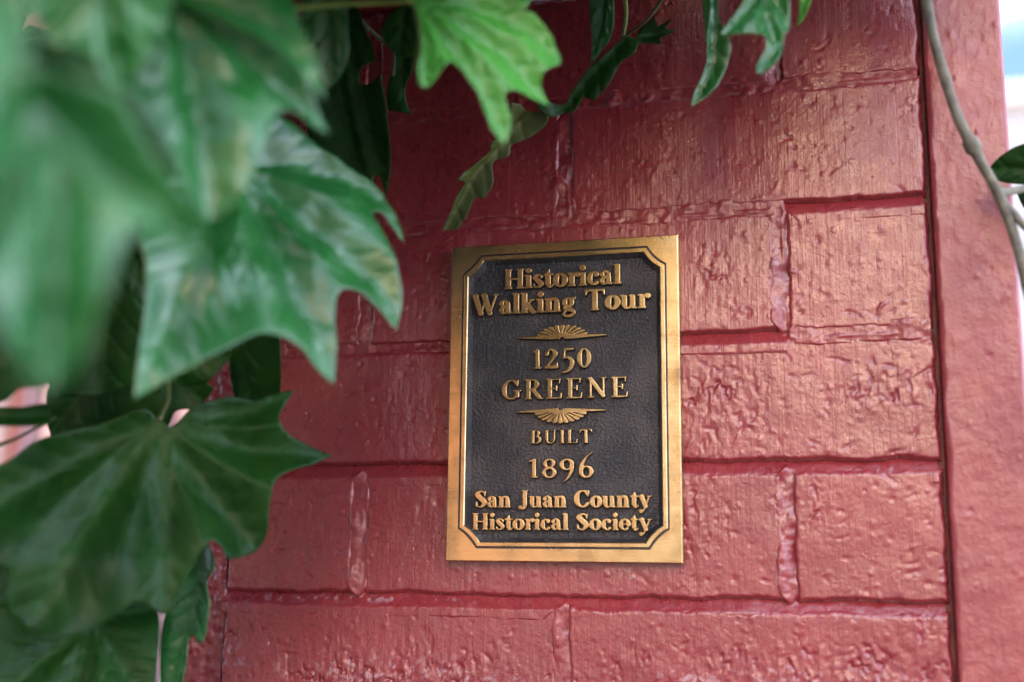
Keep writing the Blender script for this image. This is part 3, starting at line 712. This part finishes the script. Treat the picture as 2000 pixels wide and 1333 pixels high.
def seg_dist(x, y, a, b):
    ab = b - a; L = ab @ ab + 1e-12; t = np.clip(((x - a[0]) * ab[0] + (y - a[1]) * ab[1]) / L, 0, 1)
    return np.hypot(x - a[0] - t * ab[0], y - a[1] - t * ab[1])
def leaf_mesh(P2, veins, step, droop, cup, wav, seed, vw=0.0011):
    """P2: outline (metres, in the leaf's own plane, z towards the viewer side); veins: polylines in the same plane"""
    O_ = smooth_outline(P2, 4)
    mn, mx = O_.min(0), O_.max(0)
    gx, gy = np.meshgrid(np.arange(mn[0], mx[0], step), np.arange(mn[1], mx[1], step * 0.87))
    gx = gx + (np.arange(gx.shape[0]) % 2)[:, None] * step * 0.5
    gx, gy = gx.ravel(), gy.ravel(); k = inside_poly(gx, gy, O_); gx, gy = gx[k], gy[k]
    bd = np.full(gx.shape, 9.0); n = len(O_)
    for i in range(n): bd = np.minimum(bd, seg_dist(gx, gy, O_[i], O_[(i + 1) % n]))
    k = bd > step * 0.45; gx, gy = gx[k], gy[k]
    pts = [Vector(p) for p in O_] + [Vector((a, b)) for a, b in zip(gx, gy)]
    res = delaunay_2d_cdt(pts, [(i, (i + 1) % n) for i in range(n)], [], 1, 1e-7)
    V = np.array([tuple(v) for v in res[0]]); F = np.array([f for f in res[2] if len(f) == 3])
    # shared orientation
    a, b, c = V[F[:, 0]], V[F[:, 1]], V[F[:, 2]]
    s = np.cross(b - a, c - a) < 0; F[s] = F[s][:, ::-1]
    x, y = V[:, 0], V[:, 1]
    d = np.full(x.shape, 9.0); side = np.full(x.shape, 9.0); g = np.random.default_rng(seed)
    for v in veins:
        v = np.array(v)
        for p, q in zip(v[:-1], v[1:]): d = np.minimum(d, seg_dist(x, y, p, q))
        L = np.linalg.norm(np.diff(v, axis=0), axis=1).sum(); nb = max(2, int(L / 0.011))
        for j in range(nb):
            t = (j + 0.6) / (nb + 0.4) * (len(v) - 1); i = min(int(t), len(v) - 2); p = v[i] + (v[i + 1] - v[i]) * (t - i)
            dr = (v[i + 1] - v[i]); dr = dr / (np.linalg.norm(dr) + 1e-9); pr_ = np.array([-dr[1], dr[0]])
            for sg in (1, -1):
                l = (0.25 + 0.2 * g.random()) * L * (1 - 0.55 * j / nb); side = np.minimum(side, seg_dist(x, y, p, p + (dr * 0.75 + pr_ * sg * 0.7) * l))
    base = np.array(veins[0][0]); r = np.hypot(x - base[0], y - base[1]); size = max(mx - mn)
    z = -0.35 * droop * (r / size) ** 2 * size + cup * size * (1 - np.exp(-(d / (0.075 * size)) ** 2)) * 0.09
    z = z + wav * size * fbm(x / size * 3.2 + seed, y / size * 3.2, 2, seed % 7) * 0.06 - 0.0008 * np.exp(-(side / 0.0011) ** 2) * 0.7
    vein = np.maximum(np.exp(-(d / vw) ** 2), 0.45 * np.exp(-(side / (vw * 0.8)) ** 2))
    return npmesh('leaf', np.stack([x, y, z], -1), F, attr={'vein': vein})
def solid(o, t=0.0004):
    m = o.modifiers.new('thickness', 'SOLIDIFY'); m.thickness = t; m.offset = 0
def traced_leaf(parent, outline, base, tips, depth, tx=0.0, ty=0.3, kind='mid', droop=0.1, cup=0.5, wav=0.3, seed=1, step=None, ref=None, vw=0.0008):
    """a leaf seen at these places in the photograph, standing at its own distance and tilt: tx, ty turn its face to the right / to the sky"""
    ref = ref or base; c = at(*ref, depth)
    n = CP - c; n /= np.linalg.norm(n); n = n + tx * CR[:, 0] + ty * CR[:, 2]; n /= np.linalg.norm(n)
    ax = np.cross(CR[:, 2], n); ax /= np.linalg.norm(ax); ay = np.cross(n, ax)
    def tp(u, v):
        r = ray(u, v); t = ((c - CP) @ n) / (r @ n); q = CP + r * t - c0; return np.array([q @ ax, q @ ay])
    c0 = c; c0 = CP + ray(*base) * (((c - CP) @ n) / (ray(*base) @ n))
    P2 = np.array([tp(*p) for p in outline]); vs = []
    for t_ in tips:
        pl_ = [base] + (list(t_) if isinstance(t_[0], (tuple, list)) else [t_]); vs.append([tp(*q) for q in pl_])
    size = np.ptp(P2, axis=0).max()
    me = leaf_mesh(P2, vs, step or max(0.0009, size / 85), droop, cup, wav, seed, vw)
    o = link('leaf', me, LEAF[kind], None)
    mw = Matrix.Identity(4)
    for i in range(3): mw[i][0] = ax[i]; mw[i][1] = ay[i]; mw[i][2] = n[i]; mw[i][3] = c0[i]
    o.parent = parent; pw = parent_world(parent); mw.translation = Vector(c0) - pw
    o.matrix_basis = mw; solid(o)
    return o, c0
def petiole(leaf, P, r0, r1, mat=None):
    """tube through world points, kept as a part of its leaf"""
    pts = catmull(P, 8); wm = leaf.parent.matrix_basis @ leaf.matrix_basis if leaf.parent else leaf.matrix_basis
    inv = wm.inverted(); q = [tuple(inv @ Vector(p)) for p in pts]
    me = tube(q, np.linspace(r0, r1, len(q)), 8, 'petiole'); me.materials.append(mat or M_PETIOLE)
    o = bpy.data.objects.new('petiole', me); COL.objects.link(o); o.parent = leaf; return o

IVY = empty('ivy_vine', (-0.50, -0.10, 1.30))
tag(IVY, 'large leafy ivy vine hanging beside the left end of the brick wall', 'ivy')
SHOOT = empty('ivy_shoot', (-0.16, -0.03, 1.72))
tag(SHOOT, 'trailing ivy shoot with curled leaves hanging above the bronze plaque', 'ivy')
TW = empty('woody_ivy_stem', (0.06, -0.10, 1.45))
tag(TW, 'bare woody grey green ivy stem hanging in front of the painted post', 'ivy stem')

# --- the large leaves beside the wall
traced_leaf(IVY, [(420,300),(470,262),(511,250),(555,257),(620,296),(685,335),(729,361),(763,400),(785,439),(793,470),(768,439),(746,415),(722,424),(750,474),(772,535),(786,592),(777,642),(750,609),(711,583),(685,572),(663,574),(652,592),(652,635),(657,687),(655,746),(629,727),(589,692),(546,674),(494,668),(446,687),(380,718),(315,748),(266,771),(270,700),(280,613),(278,526),(267,478),(300,400),(350,330)],
 (440,322), [((511,326),(600,340),(685,357),(755,400),(788,455)), ((520,365),(642,478),(742,560),(775,632)), ((494,383),(528,461),(590,590),(652,735)), ((400,440),(340,600),(270,762))], 0.47, 0.30, 0.68, 'mid', 0.10, 0.6, 0.8, 3)
traced_leaf(IVY, [(250,-60),(400,-50),(470,35),(545,95),(590,160),(625,215),(647,252),(610,246),(561,230),(528,246),(508,290),(488,340),(469,386),(440,414),(400,418),(370,392),(345,350),(310,290),(270,220),(240,150),(228,60)],
 (330,-30), [((360,100),(390,250),(415,410)), ((420,60),(530,150),(640,248)), ((290,80),(262,160))], 0.385, 0.30, 0.72, 'mid', 0.10, 1.0, 0.9, 5)
traced_leaf(IVY, [(330,-10),(400,-40),(545,-30),(572,15),(587,59),(620,125),(633,190),(600,155),(561,109),(495,76),(429,46),(363,16)],
 (350,-15), [((450,20),(540,60),(600,125),(630,185))], 0.38, -0.1, 0.75, 'mid', 0.05, 0.5, 0.2, 6)
traced_leaf(IVY, [(60,165),(120,185),(190,215),(235,245),(290,330),(345,400),(388,455),(402,512),(360,500),(310,488),(260,472),(215,505),(190,570),(172,640),(140,725),(92,760),(40,730),(-20,650),(-70,500),(-60,300),(0,190)],
 (70,215), [((110,400),(105,600),(92,750)), ((170,300),(280,400),(398,508)), ((20,350),(-50,480))], 0.245, 0.25, 0.50, 'mid', 0.10, 1.7, 1.2, 8)
traced_leaf(IVY, [(-90,-80),(40,-80),(52,40),(44,120),(16,190),(-20,225),(-90,200)], (-30,-60), [((10,80),(15,260))], 0.225, 0.3, 0.7, 'mid', 0.05, 1.5, 1.0, 9)
traced_leaf(IVY, [(60,-50),(200,-70),(340,-50),(320,40),(280,120),(245,185),(205,160),(180,120),(130,110),(85,70)], (200,-50), [((210,60),(240,175)), ((130,30),(90,70))], 0.32, 0.1, 0.05, 'mid', 0.06, 1.2, 0.8, 10)
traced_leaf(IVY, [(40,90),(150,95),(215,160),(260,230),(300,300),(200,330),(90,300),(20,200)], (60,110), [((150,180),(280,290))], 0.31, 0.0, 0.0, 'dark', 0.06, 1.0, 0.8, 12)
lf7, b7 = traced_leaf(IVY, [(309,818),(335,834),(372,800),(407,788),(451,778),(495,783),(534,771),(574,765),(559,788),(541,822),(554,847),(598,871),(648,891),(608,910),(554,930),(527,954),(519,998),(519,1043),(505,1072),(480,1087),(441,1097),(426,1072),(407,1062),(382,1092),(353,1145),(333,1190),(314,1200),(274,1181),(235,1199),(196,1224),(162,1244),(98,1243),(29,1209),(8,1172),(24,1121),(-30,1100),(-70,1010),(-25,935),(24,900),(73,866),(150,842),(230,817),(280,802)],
 (311,824), [((400,850),(500,880),(640,891)), ((360,900),(430,985),(495,1070)), ((322,950),(315,1080),(314,1190)), ((250,900),(150,1060),(60,1215)), ((200,860),(80,930),(-50,1005)), ((400,815),(480,805),(566,769))], 0.53, 0.12, 0.28, 'dark', 0.10, 0.8, 0.9, 13)
petiole(lf7, [b7, b7 + np.array([-0.004, 0.012, 0.020]), b7 + np.array([-0.03, 0.03, 0.08])], 0.0012, 0.0015, mat_plain('dull_petiole', (0.04, 0.06, 0.015), 0.5))
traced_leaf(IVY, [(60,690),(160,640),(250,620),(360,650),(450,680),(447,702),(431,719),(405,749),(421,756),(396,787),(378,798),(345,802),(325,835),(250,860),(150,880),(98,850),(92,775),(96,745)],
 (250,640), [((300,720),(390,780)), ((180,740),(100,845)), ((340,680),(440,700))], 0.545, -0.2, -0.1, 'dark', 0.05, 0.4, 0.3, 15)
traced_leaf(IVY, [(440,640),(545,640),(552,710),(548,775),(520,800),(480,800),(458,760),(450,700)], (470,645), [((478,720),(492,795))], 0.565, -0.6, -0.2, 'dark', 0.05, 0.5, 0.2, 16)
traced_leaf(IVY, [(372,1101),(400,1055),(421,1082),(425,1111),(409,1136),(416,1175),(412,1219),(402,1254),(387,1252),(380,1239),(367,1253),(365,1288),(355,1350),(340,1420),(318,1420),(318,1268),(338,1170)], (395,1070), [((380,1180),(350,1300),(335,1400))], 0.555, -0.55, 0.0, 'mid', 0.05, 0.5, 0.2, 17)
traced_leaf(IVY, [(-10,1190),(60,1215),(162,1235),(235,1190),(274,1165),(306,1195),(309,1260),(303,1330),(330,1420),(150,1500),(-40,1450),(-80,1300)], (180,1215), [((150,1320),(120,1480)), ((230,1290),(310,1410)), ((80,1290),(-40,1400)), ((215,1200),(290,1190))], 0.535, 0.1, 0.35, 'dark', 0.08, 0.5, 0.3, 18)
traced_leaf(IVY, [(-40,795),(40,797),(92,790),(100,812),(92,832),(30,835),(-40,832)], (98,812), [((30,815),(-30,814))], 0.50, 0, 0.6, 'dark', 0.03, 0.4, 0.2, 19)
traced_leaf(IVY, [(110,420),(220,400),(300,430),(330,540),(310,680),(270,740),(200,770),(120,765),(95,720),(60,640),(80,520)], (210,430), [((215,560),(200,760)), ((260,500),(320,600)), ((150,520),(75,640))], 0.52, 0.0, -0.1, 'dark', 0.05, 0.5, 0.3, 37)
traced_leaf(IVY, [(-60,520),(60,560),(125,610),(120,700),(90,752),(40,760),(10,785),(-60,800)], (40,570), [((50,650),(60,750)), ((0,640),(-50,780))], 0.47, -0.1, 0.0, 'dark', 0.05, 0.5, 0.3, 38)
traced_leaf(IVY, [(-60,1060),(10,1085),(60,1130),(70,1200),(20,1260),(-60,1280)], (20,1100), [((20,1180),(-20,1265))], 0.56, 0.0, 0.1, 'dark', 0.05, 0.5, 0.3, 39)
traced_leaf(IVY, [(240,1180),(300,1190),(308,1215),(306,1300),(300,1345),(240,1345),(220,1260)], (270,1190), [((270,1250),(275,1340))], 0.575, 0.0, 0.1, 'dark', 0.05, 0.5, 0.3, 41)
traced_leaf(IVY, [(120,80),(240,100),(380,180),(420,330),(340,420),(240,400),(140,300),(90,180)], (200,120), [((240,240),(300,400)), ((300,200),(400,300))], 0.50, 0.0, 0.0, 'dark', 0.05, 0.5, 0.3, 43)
# --- leaves behind, close to the wall above left
traced_leaf(IVY, [(650,-40),(700,10),(712,50),(731,100),(734,120),(709,131),(699,148),(706,166),(730,162),(747,148),(758,190),(763,242),(766,293),(761,345),(754,382),(744,352),(737,341),(730,349),(733,372),(728,428),(742,462),(700,430),(640,330),(610,250),(600,120),(610,0)],
 (668,20), [((700,150),(725,280),(752,375)), ((660,160),(690,300),(738,455)), ((700,60),(728,110))], 0.575, -0.45, 0.1, 'dark', 0.05, 0.5, 0.3, 21)
traced_leaf(IVY, [(585,-40),(672,-40),(681,50),(681,112),(664,152),(640,172),(615,125),(598,60)], (625,-35), [((640,60),(645,160))], 0.50, -0.2, 0.2, 'mid', 0.05, 0.5, 0.2, 22)
traced_leaf(IVY, [(771,100),(790,92),(812,97),(806,141),(794,162),(792,193),(805,225),(781,219),(761,216),(757,183),(767,131)], (790,98), [((785,160),(802,221))], 0.585, -0.3, 0.1, 'dark', 0.03, 0.4, 0.2, 23)
traced_leaf(IVY, [(745,60),(770,20),(800,10),(815,60),(812,105),(795,112),(765,100)], (790,20), [((785,60),(780,105))], 0.56, -0.2, 0.1, 'dark', 0.03, 0.4, 0.2, 24)
# --- the shoot above the plaque
lf12, b12 = traced_leaf(SHOOT, [(804,-4),(816,41),(821,86),(815,131),(819,160),(830,170),(844,162),(864,138),(882,121),(899,135),(923,166),(940,193),(951,228),(964,255),(984,278),(995,262),(997,235),(989,207),(983,190),(1002,181),(1033,186),(1074,201),(1068,186),(1058,166),(1058,148),(1078,131),(1097,116),(1078,79),(1058,52),(1037,31),(1019,29),(1030,14),(1040,-20),(1010,-60),(900,-70),(830,-35)],
 (806,2), [((826,80),(829,165)), ((880,90),(940,170),(983,272)), ((900,50),(990,110),(1070,196)), ((930,15),(1030,60),(1092,114)), ((910,-15),(1010,-30))], 0.47, 0.15, 0.62, 'bright', 0.10, 0.6, 0.4, 25)
petiole(lf12, [b12, at(680, 8, 0.475), at(554, 16, 0.48), at(430, 10, 0.49)], 0.0011, 0.0012)
traced_leaf(SHOOT, [(1064,210),(1057,235),(1030,262),(999,281),(989,300),(961,317),(956,349),(940,376),(923,385),(906,418),(889,445),(865,453),(878,414),(885,383),(906,354),(886,342),(902,328),(930,307),(951,286),(950,270),(964,257),(985,221),(989,193),(1009,197),(1030,217)], (1035,222), [((985,280),(930,340),(872,448))], 0.605, 0.55, -0.55, 'olive', 0.03, 0.9, 0.5, 27)
traced_leaf(SHOOT, [(1045,212),(1060,198),(1100,205),(1121,173),(1152,131),(1204,86),(1221,69),(1245,79),(1248,59),(1276,35),(1285,52),(1311,37),(1300,55),(1320,62),(1288,76),(1291,88),(1248,85),(1238,104),(1210,124),(1190,159),(1169,186),(1155,197),(1140,190),(1121,217),(1100,222),(1075,230)], (1220,72), [((1150,150),(1100,212)), ((1255,70),(1315,60))], 0.60, 0.2, 0.1, 'dark', 0.03, 0.8, 0.4, 28)
lf18, b18 = traced_leaf(SHOOT, [(1155,-30),(1158,69),(1151,128),(1179,100),(1196,75),(1203,45),(1200,-30)], (1185,-28), [((1175,50),(1153,124))], 0.585, -0.5, 0.1, 'mid', 0.03, 0.8, 0.3, 29)
petiole(lf18, [at(1217, 72, 0.602), at(1223, 30, 0.60), at(1219, -20, 0.595), at(1210, -80, 0.59)], 0.0010, 0.0011)
traced_leaf(SHOOT, [(1383,-30),(1384,20),(1378,70),(1377,128),(1354,185),(1349,210),(1376,193),(1400,166),(1417,125),(1421,92),(1411,59),(1402,35),(1400,-30)], (1393,-28), [((1395,60),(1390,130),(1351,206))], 0.555, 0.35, 0.35, 'mid', 0.03, 0.9, 0.3, 30)
traced_leaf(SHOOT, [(1372,-40),(1392,-40),(1391,20),(1386,60),(1378,85),(1376,40)], (1384,-38), [((1383,20),(1379,80))], 0.565, -0.5, 0.0, 'bright', 0.03, 0.5, 0.2, 31)
traced_leaf(SHOOT, [(1460,-40),(1452,0),(1442,21),(1407,66),(1417,71),(1462,74),(1493,78),(1495,97),(1478,128),(1481,144),(1507,133),(1524,110),(1530,76),(1542,55),(1540,0),(1535,-40)], (1500,-38), [((1495,30),(1515,90),(1485,140)), ((1470,10),(1412,68)), ((1520,10),(1538,50))], 0.515, 0.15, 0.65, 'mid', 0.05, 0.8, 0.4, 32)
traced_leaf(SHOOT, [(1561,-30),(1561,20),(1556,53),(1573,31),(1586,-2),(1590,-30)], (1578,-28), [((1570,10),(1558,48))], 0.53, -0.3, 0.2, 'bright', 0.03, 0.6, 0.2, 33)
# --- woody stem in front of the post
def woody():
    P = [at(1800,-160,.545), at(1803,-60,.545), at(1810,5,.545), at(1824,76,.543), at(1847,158,.541), at(1872,232,.539), at(1911,308,.537), at(1953,386,.535), at(1980,458,.533), at(2003,545,.531), at(2030,680,.53), at(2050,860,.53)]
    c = catmull(P, 10); k = len(c); r = 0.0024 + 0.00012 * np.sin(np.arange(k) * 0.37) + 0.00006 * np.random.default_rng(5).normal(size=k)
    r[np.argmin(np.linalg.norm(c - at(1893, 285, .538), axis=1)) - 1:][:3] += 0.0012
    me = tube(c - np.array(TW.location), r, 14, 'stem'); link('stem', me, M_STEM, TW, tuple(TW.location))
    for a in ([at(1948,376,.536), at(1975,374,.540), at(2010,364,.545), at(2060,330,.55)], [at(1962,402,.534), at(1980,418,.533), at(2005,446,.53), at(2050,480,.53)]):
        q = catmull(a, 8); me = tube(q - np.array(TW.location), np.linspace(0.0020, 0.0015, len(q)), 10, 'twig'); link('twig', me, M_STEM, TW, tuple(TW.location))
woody()
traced_leaf(TW, [(1932,332),(1945,314),(1962,300),(1986,286),(2020,280),(2060,300),(2070,340),(2030,362),(2000,361),(1966,358),(1945,350)], (2040,340), [((1990,330),(1936,332))], 0.56, -0.1, 0.0, 'dark', 0.05, 0.5, 0.2, 35)
traced_leaf(TW, [(1985,372),(2010,366),(2060,372),(2060,410),(2015,418),(1996,400)], (2040,380), [((2010,385),(1990,376))], 0.57, -0.2, 0.1, 'dark', 0.05, 0.5, 0.2, 36)

# --- the rest of the vine: leaves above and beside the frame and in the depth of the foliage
def ivy_outline(rs):
    L = []; lob = [(-125, .45), (-62, .78), (0, 1.0), (62, .78), (125, .45)]
    for i, (a, l) in enumerate(lob):
        a = a + rs.uniform(-6, 6); l = l * rs.uniform(.9, 1.1)
        for da, f in ((-17, .66), (0, 1.0), (17, .66)): L.append((math.radians(a + da), l * f))
        if i < 4: L.append((math.radians((a + lob[i + 1][0]) / 2), .42 * rs.uniform(.9, 1.15)))
    P = [(0.0, 0.0)] + [(r * math.sin(t), r * math.cos(t)) for t, r in L]
    return np.array(P) * 0.055, [(r * math.sin(math.radians(a)) * 0.055, r * math.cos(math.radians(a)) * 0.055) for a, r in lob]
protos = []
for i in range(4):
    P, tips = ivy_outline(random.Random(i)); me = leaf_mesh(P[::-1], [[(0, 0), t] for t in tips], 0.0045, 0.18, 0.6, 0.5, 40 + i, 0.0016)
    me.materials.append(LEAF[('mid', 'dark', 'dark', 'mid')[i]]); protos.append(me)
mask = [(-400,-800),(620,-800),(640,40),(600,230),(420,330),(380,480),(260,500),(270,640),(230,690),(110,700),(60,690),(-30,720),(-400,760)]
maskA = np.array(mask, float)
def fill(n, lo, hi, seed, parent, face=(0.2, -0.8, 0.5), smin=0.7, smax=1.25, tries=4000, allowed=True):
    g = random.Random(seed); made = 0
    for _ in range(tries):
        if made >= n: break
        p = Vector([g.uniform(a, b) for a, b in zip(lo, hi)])
        nrm = Vector(face) + Vector((g.uniform(-.7, .7), g.uniform(-.5, .5), g.uniform(-.6, .6))); nrm.normalize()
        down = Vector((g.uniform(-.6, .6), g.uniform(-.3, .3), -1)); ax = down.cross(nrm).normalized(); ay = nrm.cross(ax)
        s = g.uniform(smin, smax); me = protos[g.randrange(4)]
        mw = Matrix.Identity(4)
        for i in range(3): mw[i][0] = ax[i] * s; mw[i][1] = ay[i] * s; mw[i][2] = nrm[i] * s; mw[i][3] = p[i]
        co = np.array([tuple(mw @ Vector(v)) for v in ((0, 0, 0), (0, .058, 0), (.05, .028, 0), (-.05, .028, 0), (.02, -.03, 0), (-.02, -.03, 0))])
        if co[:, 1].max() > -0.006 and co[:, 0].max() > -0.42: continue
        uv, d = project(co)
        if (d < 0.12).any(): continue
        m = 30
        infr = (uv[:, 0] > -m) & (uv[:, 0] < 2000 + m) & (uv[:, 1] > -m) & (uv[:, 1] < 1333 + m)
        if infr.any():
            if not allowed or (d < 0.44).any(): continue
            if not inside_poly(uv[:, 0], uv[:, 1], maskA).all(): continue
        o = bpy.data.objects.new('leaf', me); COL.objects.link(o); o.parent = parent
        mw.translation = p - parent.location; o.matrix_basis = mw; solid(o); made += 1
    return made
a1 = fill(60, (-0.85, -0.22, 1.28), (-0.40, -0.03, 1.95), 1, IVY)
a2 = fill(75, (-0.60, -0.22, 1.70), (-0.10, -0.03, 2.05), 2, IVY, face=(0.1, -0.6, 0.8))
a3 = fill(22, (-0.16, -0.16, 1.76), (0.12, -0.03, 2.0), 3, SHOOT, face=(0.1, -0.6, 0.8))
a4 = fill(24, (-0.75, -0.24, 1.45), (-0.34, -0.08, 2.0), 4, IVY, face=(0.1, -0.6, 0.8))
print('canopy leaves', a1, a2, a3, a4)
def mass(vols, seed):                    # the depth of the foliage left of and above the frame
    g = random.Random(seed); VV, FF, AA = [], [], []; nv = 0
    data = []
    for me in protos[1:3]:
        v = np.zeros(len(me.vertices) * 3, np.float32); me.vertices.foreach_get('co', v)
        f = np.array([tuple(p.vertices) for p in me.polygons]); a = np.zeros(len(me.vertices), np.float32); me.attributes['vein'].data.foreach_get('value', a)
        data.append((v.reshape(-1, 3), f, a))
    for n, lo, hi, smin, smax in vols:
        made = 0
        for _ in range(n * 6):
            if made >= n: break
            p = np.array([g.uniform(a, b) for a, b in zip(lo, hi)])
            nrm = Vector((0.3 + g.uniform(-.8, .8), -0.5 + g.uniform(-.6, .6), 0.6 + g.uniform(-.6, .6))).normalized()
            down = Vector((g.uniform(-.6, .6), g.uniform(-.5, .5), -1)); ax = down.cross(nrm).normalized(); ay = nrm.cross(ax); s_ = g.uniform(smin, smax)
            v, f, a = data[g.randrange(2)]
            w_ = (v @ np.array([tuple(ax), tuple(ay), tuple(nrm)])) * s_ + p
            if w_[:, 1].max() > -0.004: continue
            uv, d = project(w_); m = 5
            if ((d > 0.02) & (uv[:, 0] > -m) & (uv[:, 0] < 2000 + m) & (uv[:, 1] > -m) & (uv[:, 1] < 1333 + m)).any(): continue
            if (np.linalg.norm(w_ - CP, axis=1) < 0.16).any(): continue
            VV.append(w_); FF.append(f + nv); AA.append(a); nv += len(v); made += 1
        print('mass', made)
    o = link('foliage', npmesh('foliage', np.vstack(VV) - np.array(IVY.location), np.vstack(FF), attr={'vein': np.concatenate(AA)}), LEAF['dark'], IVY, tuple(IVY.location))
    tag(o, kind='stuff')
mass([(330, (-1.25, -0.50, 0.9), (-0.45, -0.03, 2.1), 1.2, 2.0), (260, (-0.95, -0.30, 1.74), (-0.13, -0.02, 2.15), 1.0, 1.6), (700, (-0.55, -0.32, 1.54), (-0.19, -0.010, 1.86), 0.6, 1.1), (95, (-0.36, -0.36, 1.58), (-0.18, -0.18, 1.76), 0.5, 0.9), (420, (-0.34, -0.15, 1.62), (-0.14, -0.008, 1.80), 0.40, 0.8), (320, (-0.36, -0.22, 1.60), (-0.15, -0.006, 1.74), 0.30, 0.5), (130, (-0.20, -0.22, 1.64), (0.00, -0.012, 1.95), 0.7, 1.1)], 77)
M_TWIG = mat_plain('green_twig', (0.035, 0.05, 0.018), 0.6, var=0.3, scale=80)
def vine_stem(parent, P, r, name='vine'):
    c = catmull(P, 8); pl_ = np.array(parent_world(parent)); me = tube(c - pl_, np.linspace(r, r * 0.6, len(c)), 8, name); return link(name, me, M_TWIG if name == 'twig' else M_STEM, parent, tuple(pl_))
vine_stem(IVY, [(-0.52, -0.03, 0.0), (-0.50, -0.05, 0.7), (-0.54, -0.08, 1.2), (-0.52, -0.10, 1.6), (-0.46, -0.08, 1.95), (-0.30, -0.05, 2.10)], 0.008)
vine_stem(SHOOT, [(-0.32, -0.05, 2.10), (-0.16, -0.05, 1.98), (-0.02, -0.06, 1.90), (0.02, -0.07, 1.84)], 0.004)

vine_stem(IVY, [at(-30, 880, .52), at(20, 862, .52), at(60, 842, .522), at(110, 815, .525)], 0.0010, 'twig')
vine_stem(IVY, [at(690, 20, .575), at(712, 48, .58), at(745, 78, .585), at(768, 98, .585), at(769, 150, .585)], 0.0012, 'twig')
vine_stem(IVY, [at(600, -60, .57), at(655, 0, .57), at(690, 25, .575), at(720, 60, .58)], 0.0016, 'twig')
vine_stem(SHOOT, [at(1330, -60, .585), at(1300, -10, .59), at(1262, 40, .595), at(1225, 68, .60)], 0.0011, 'twig')
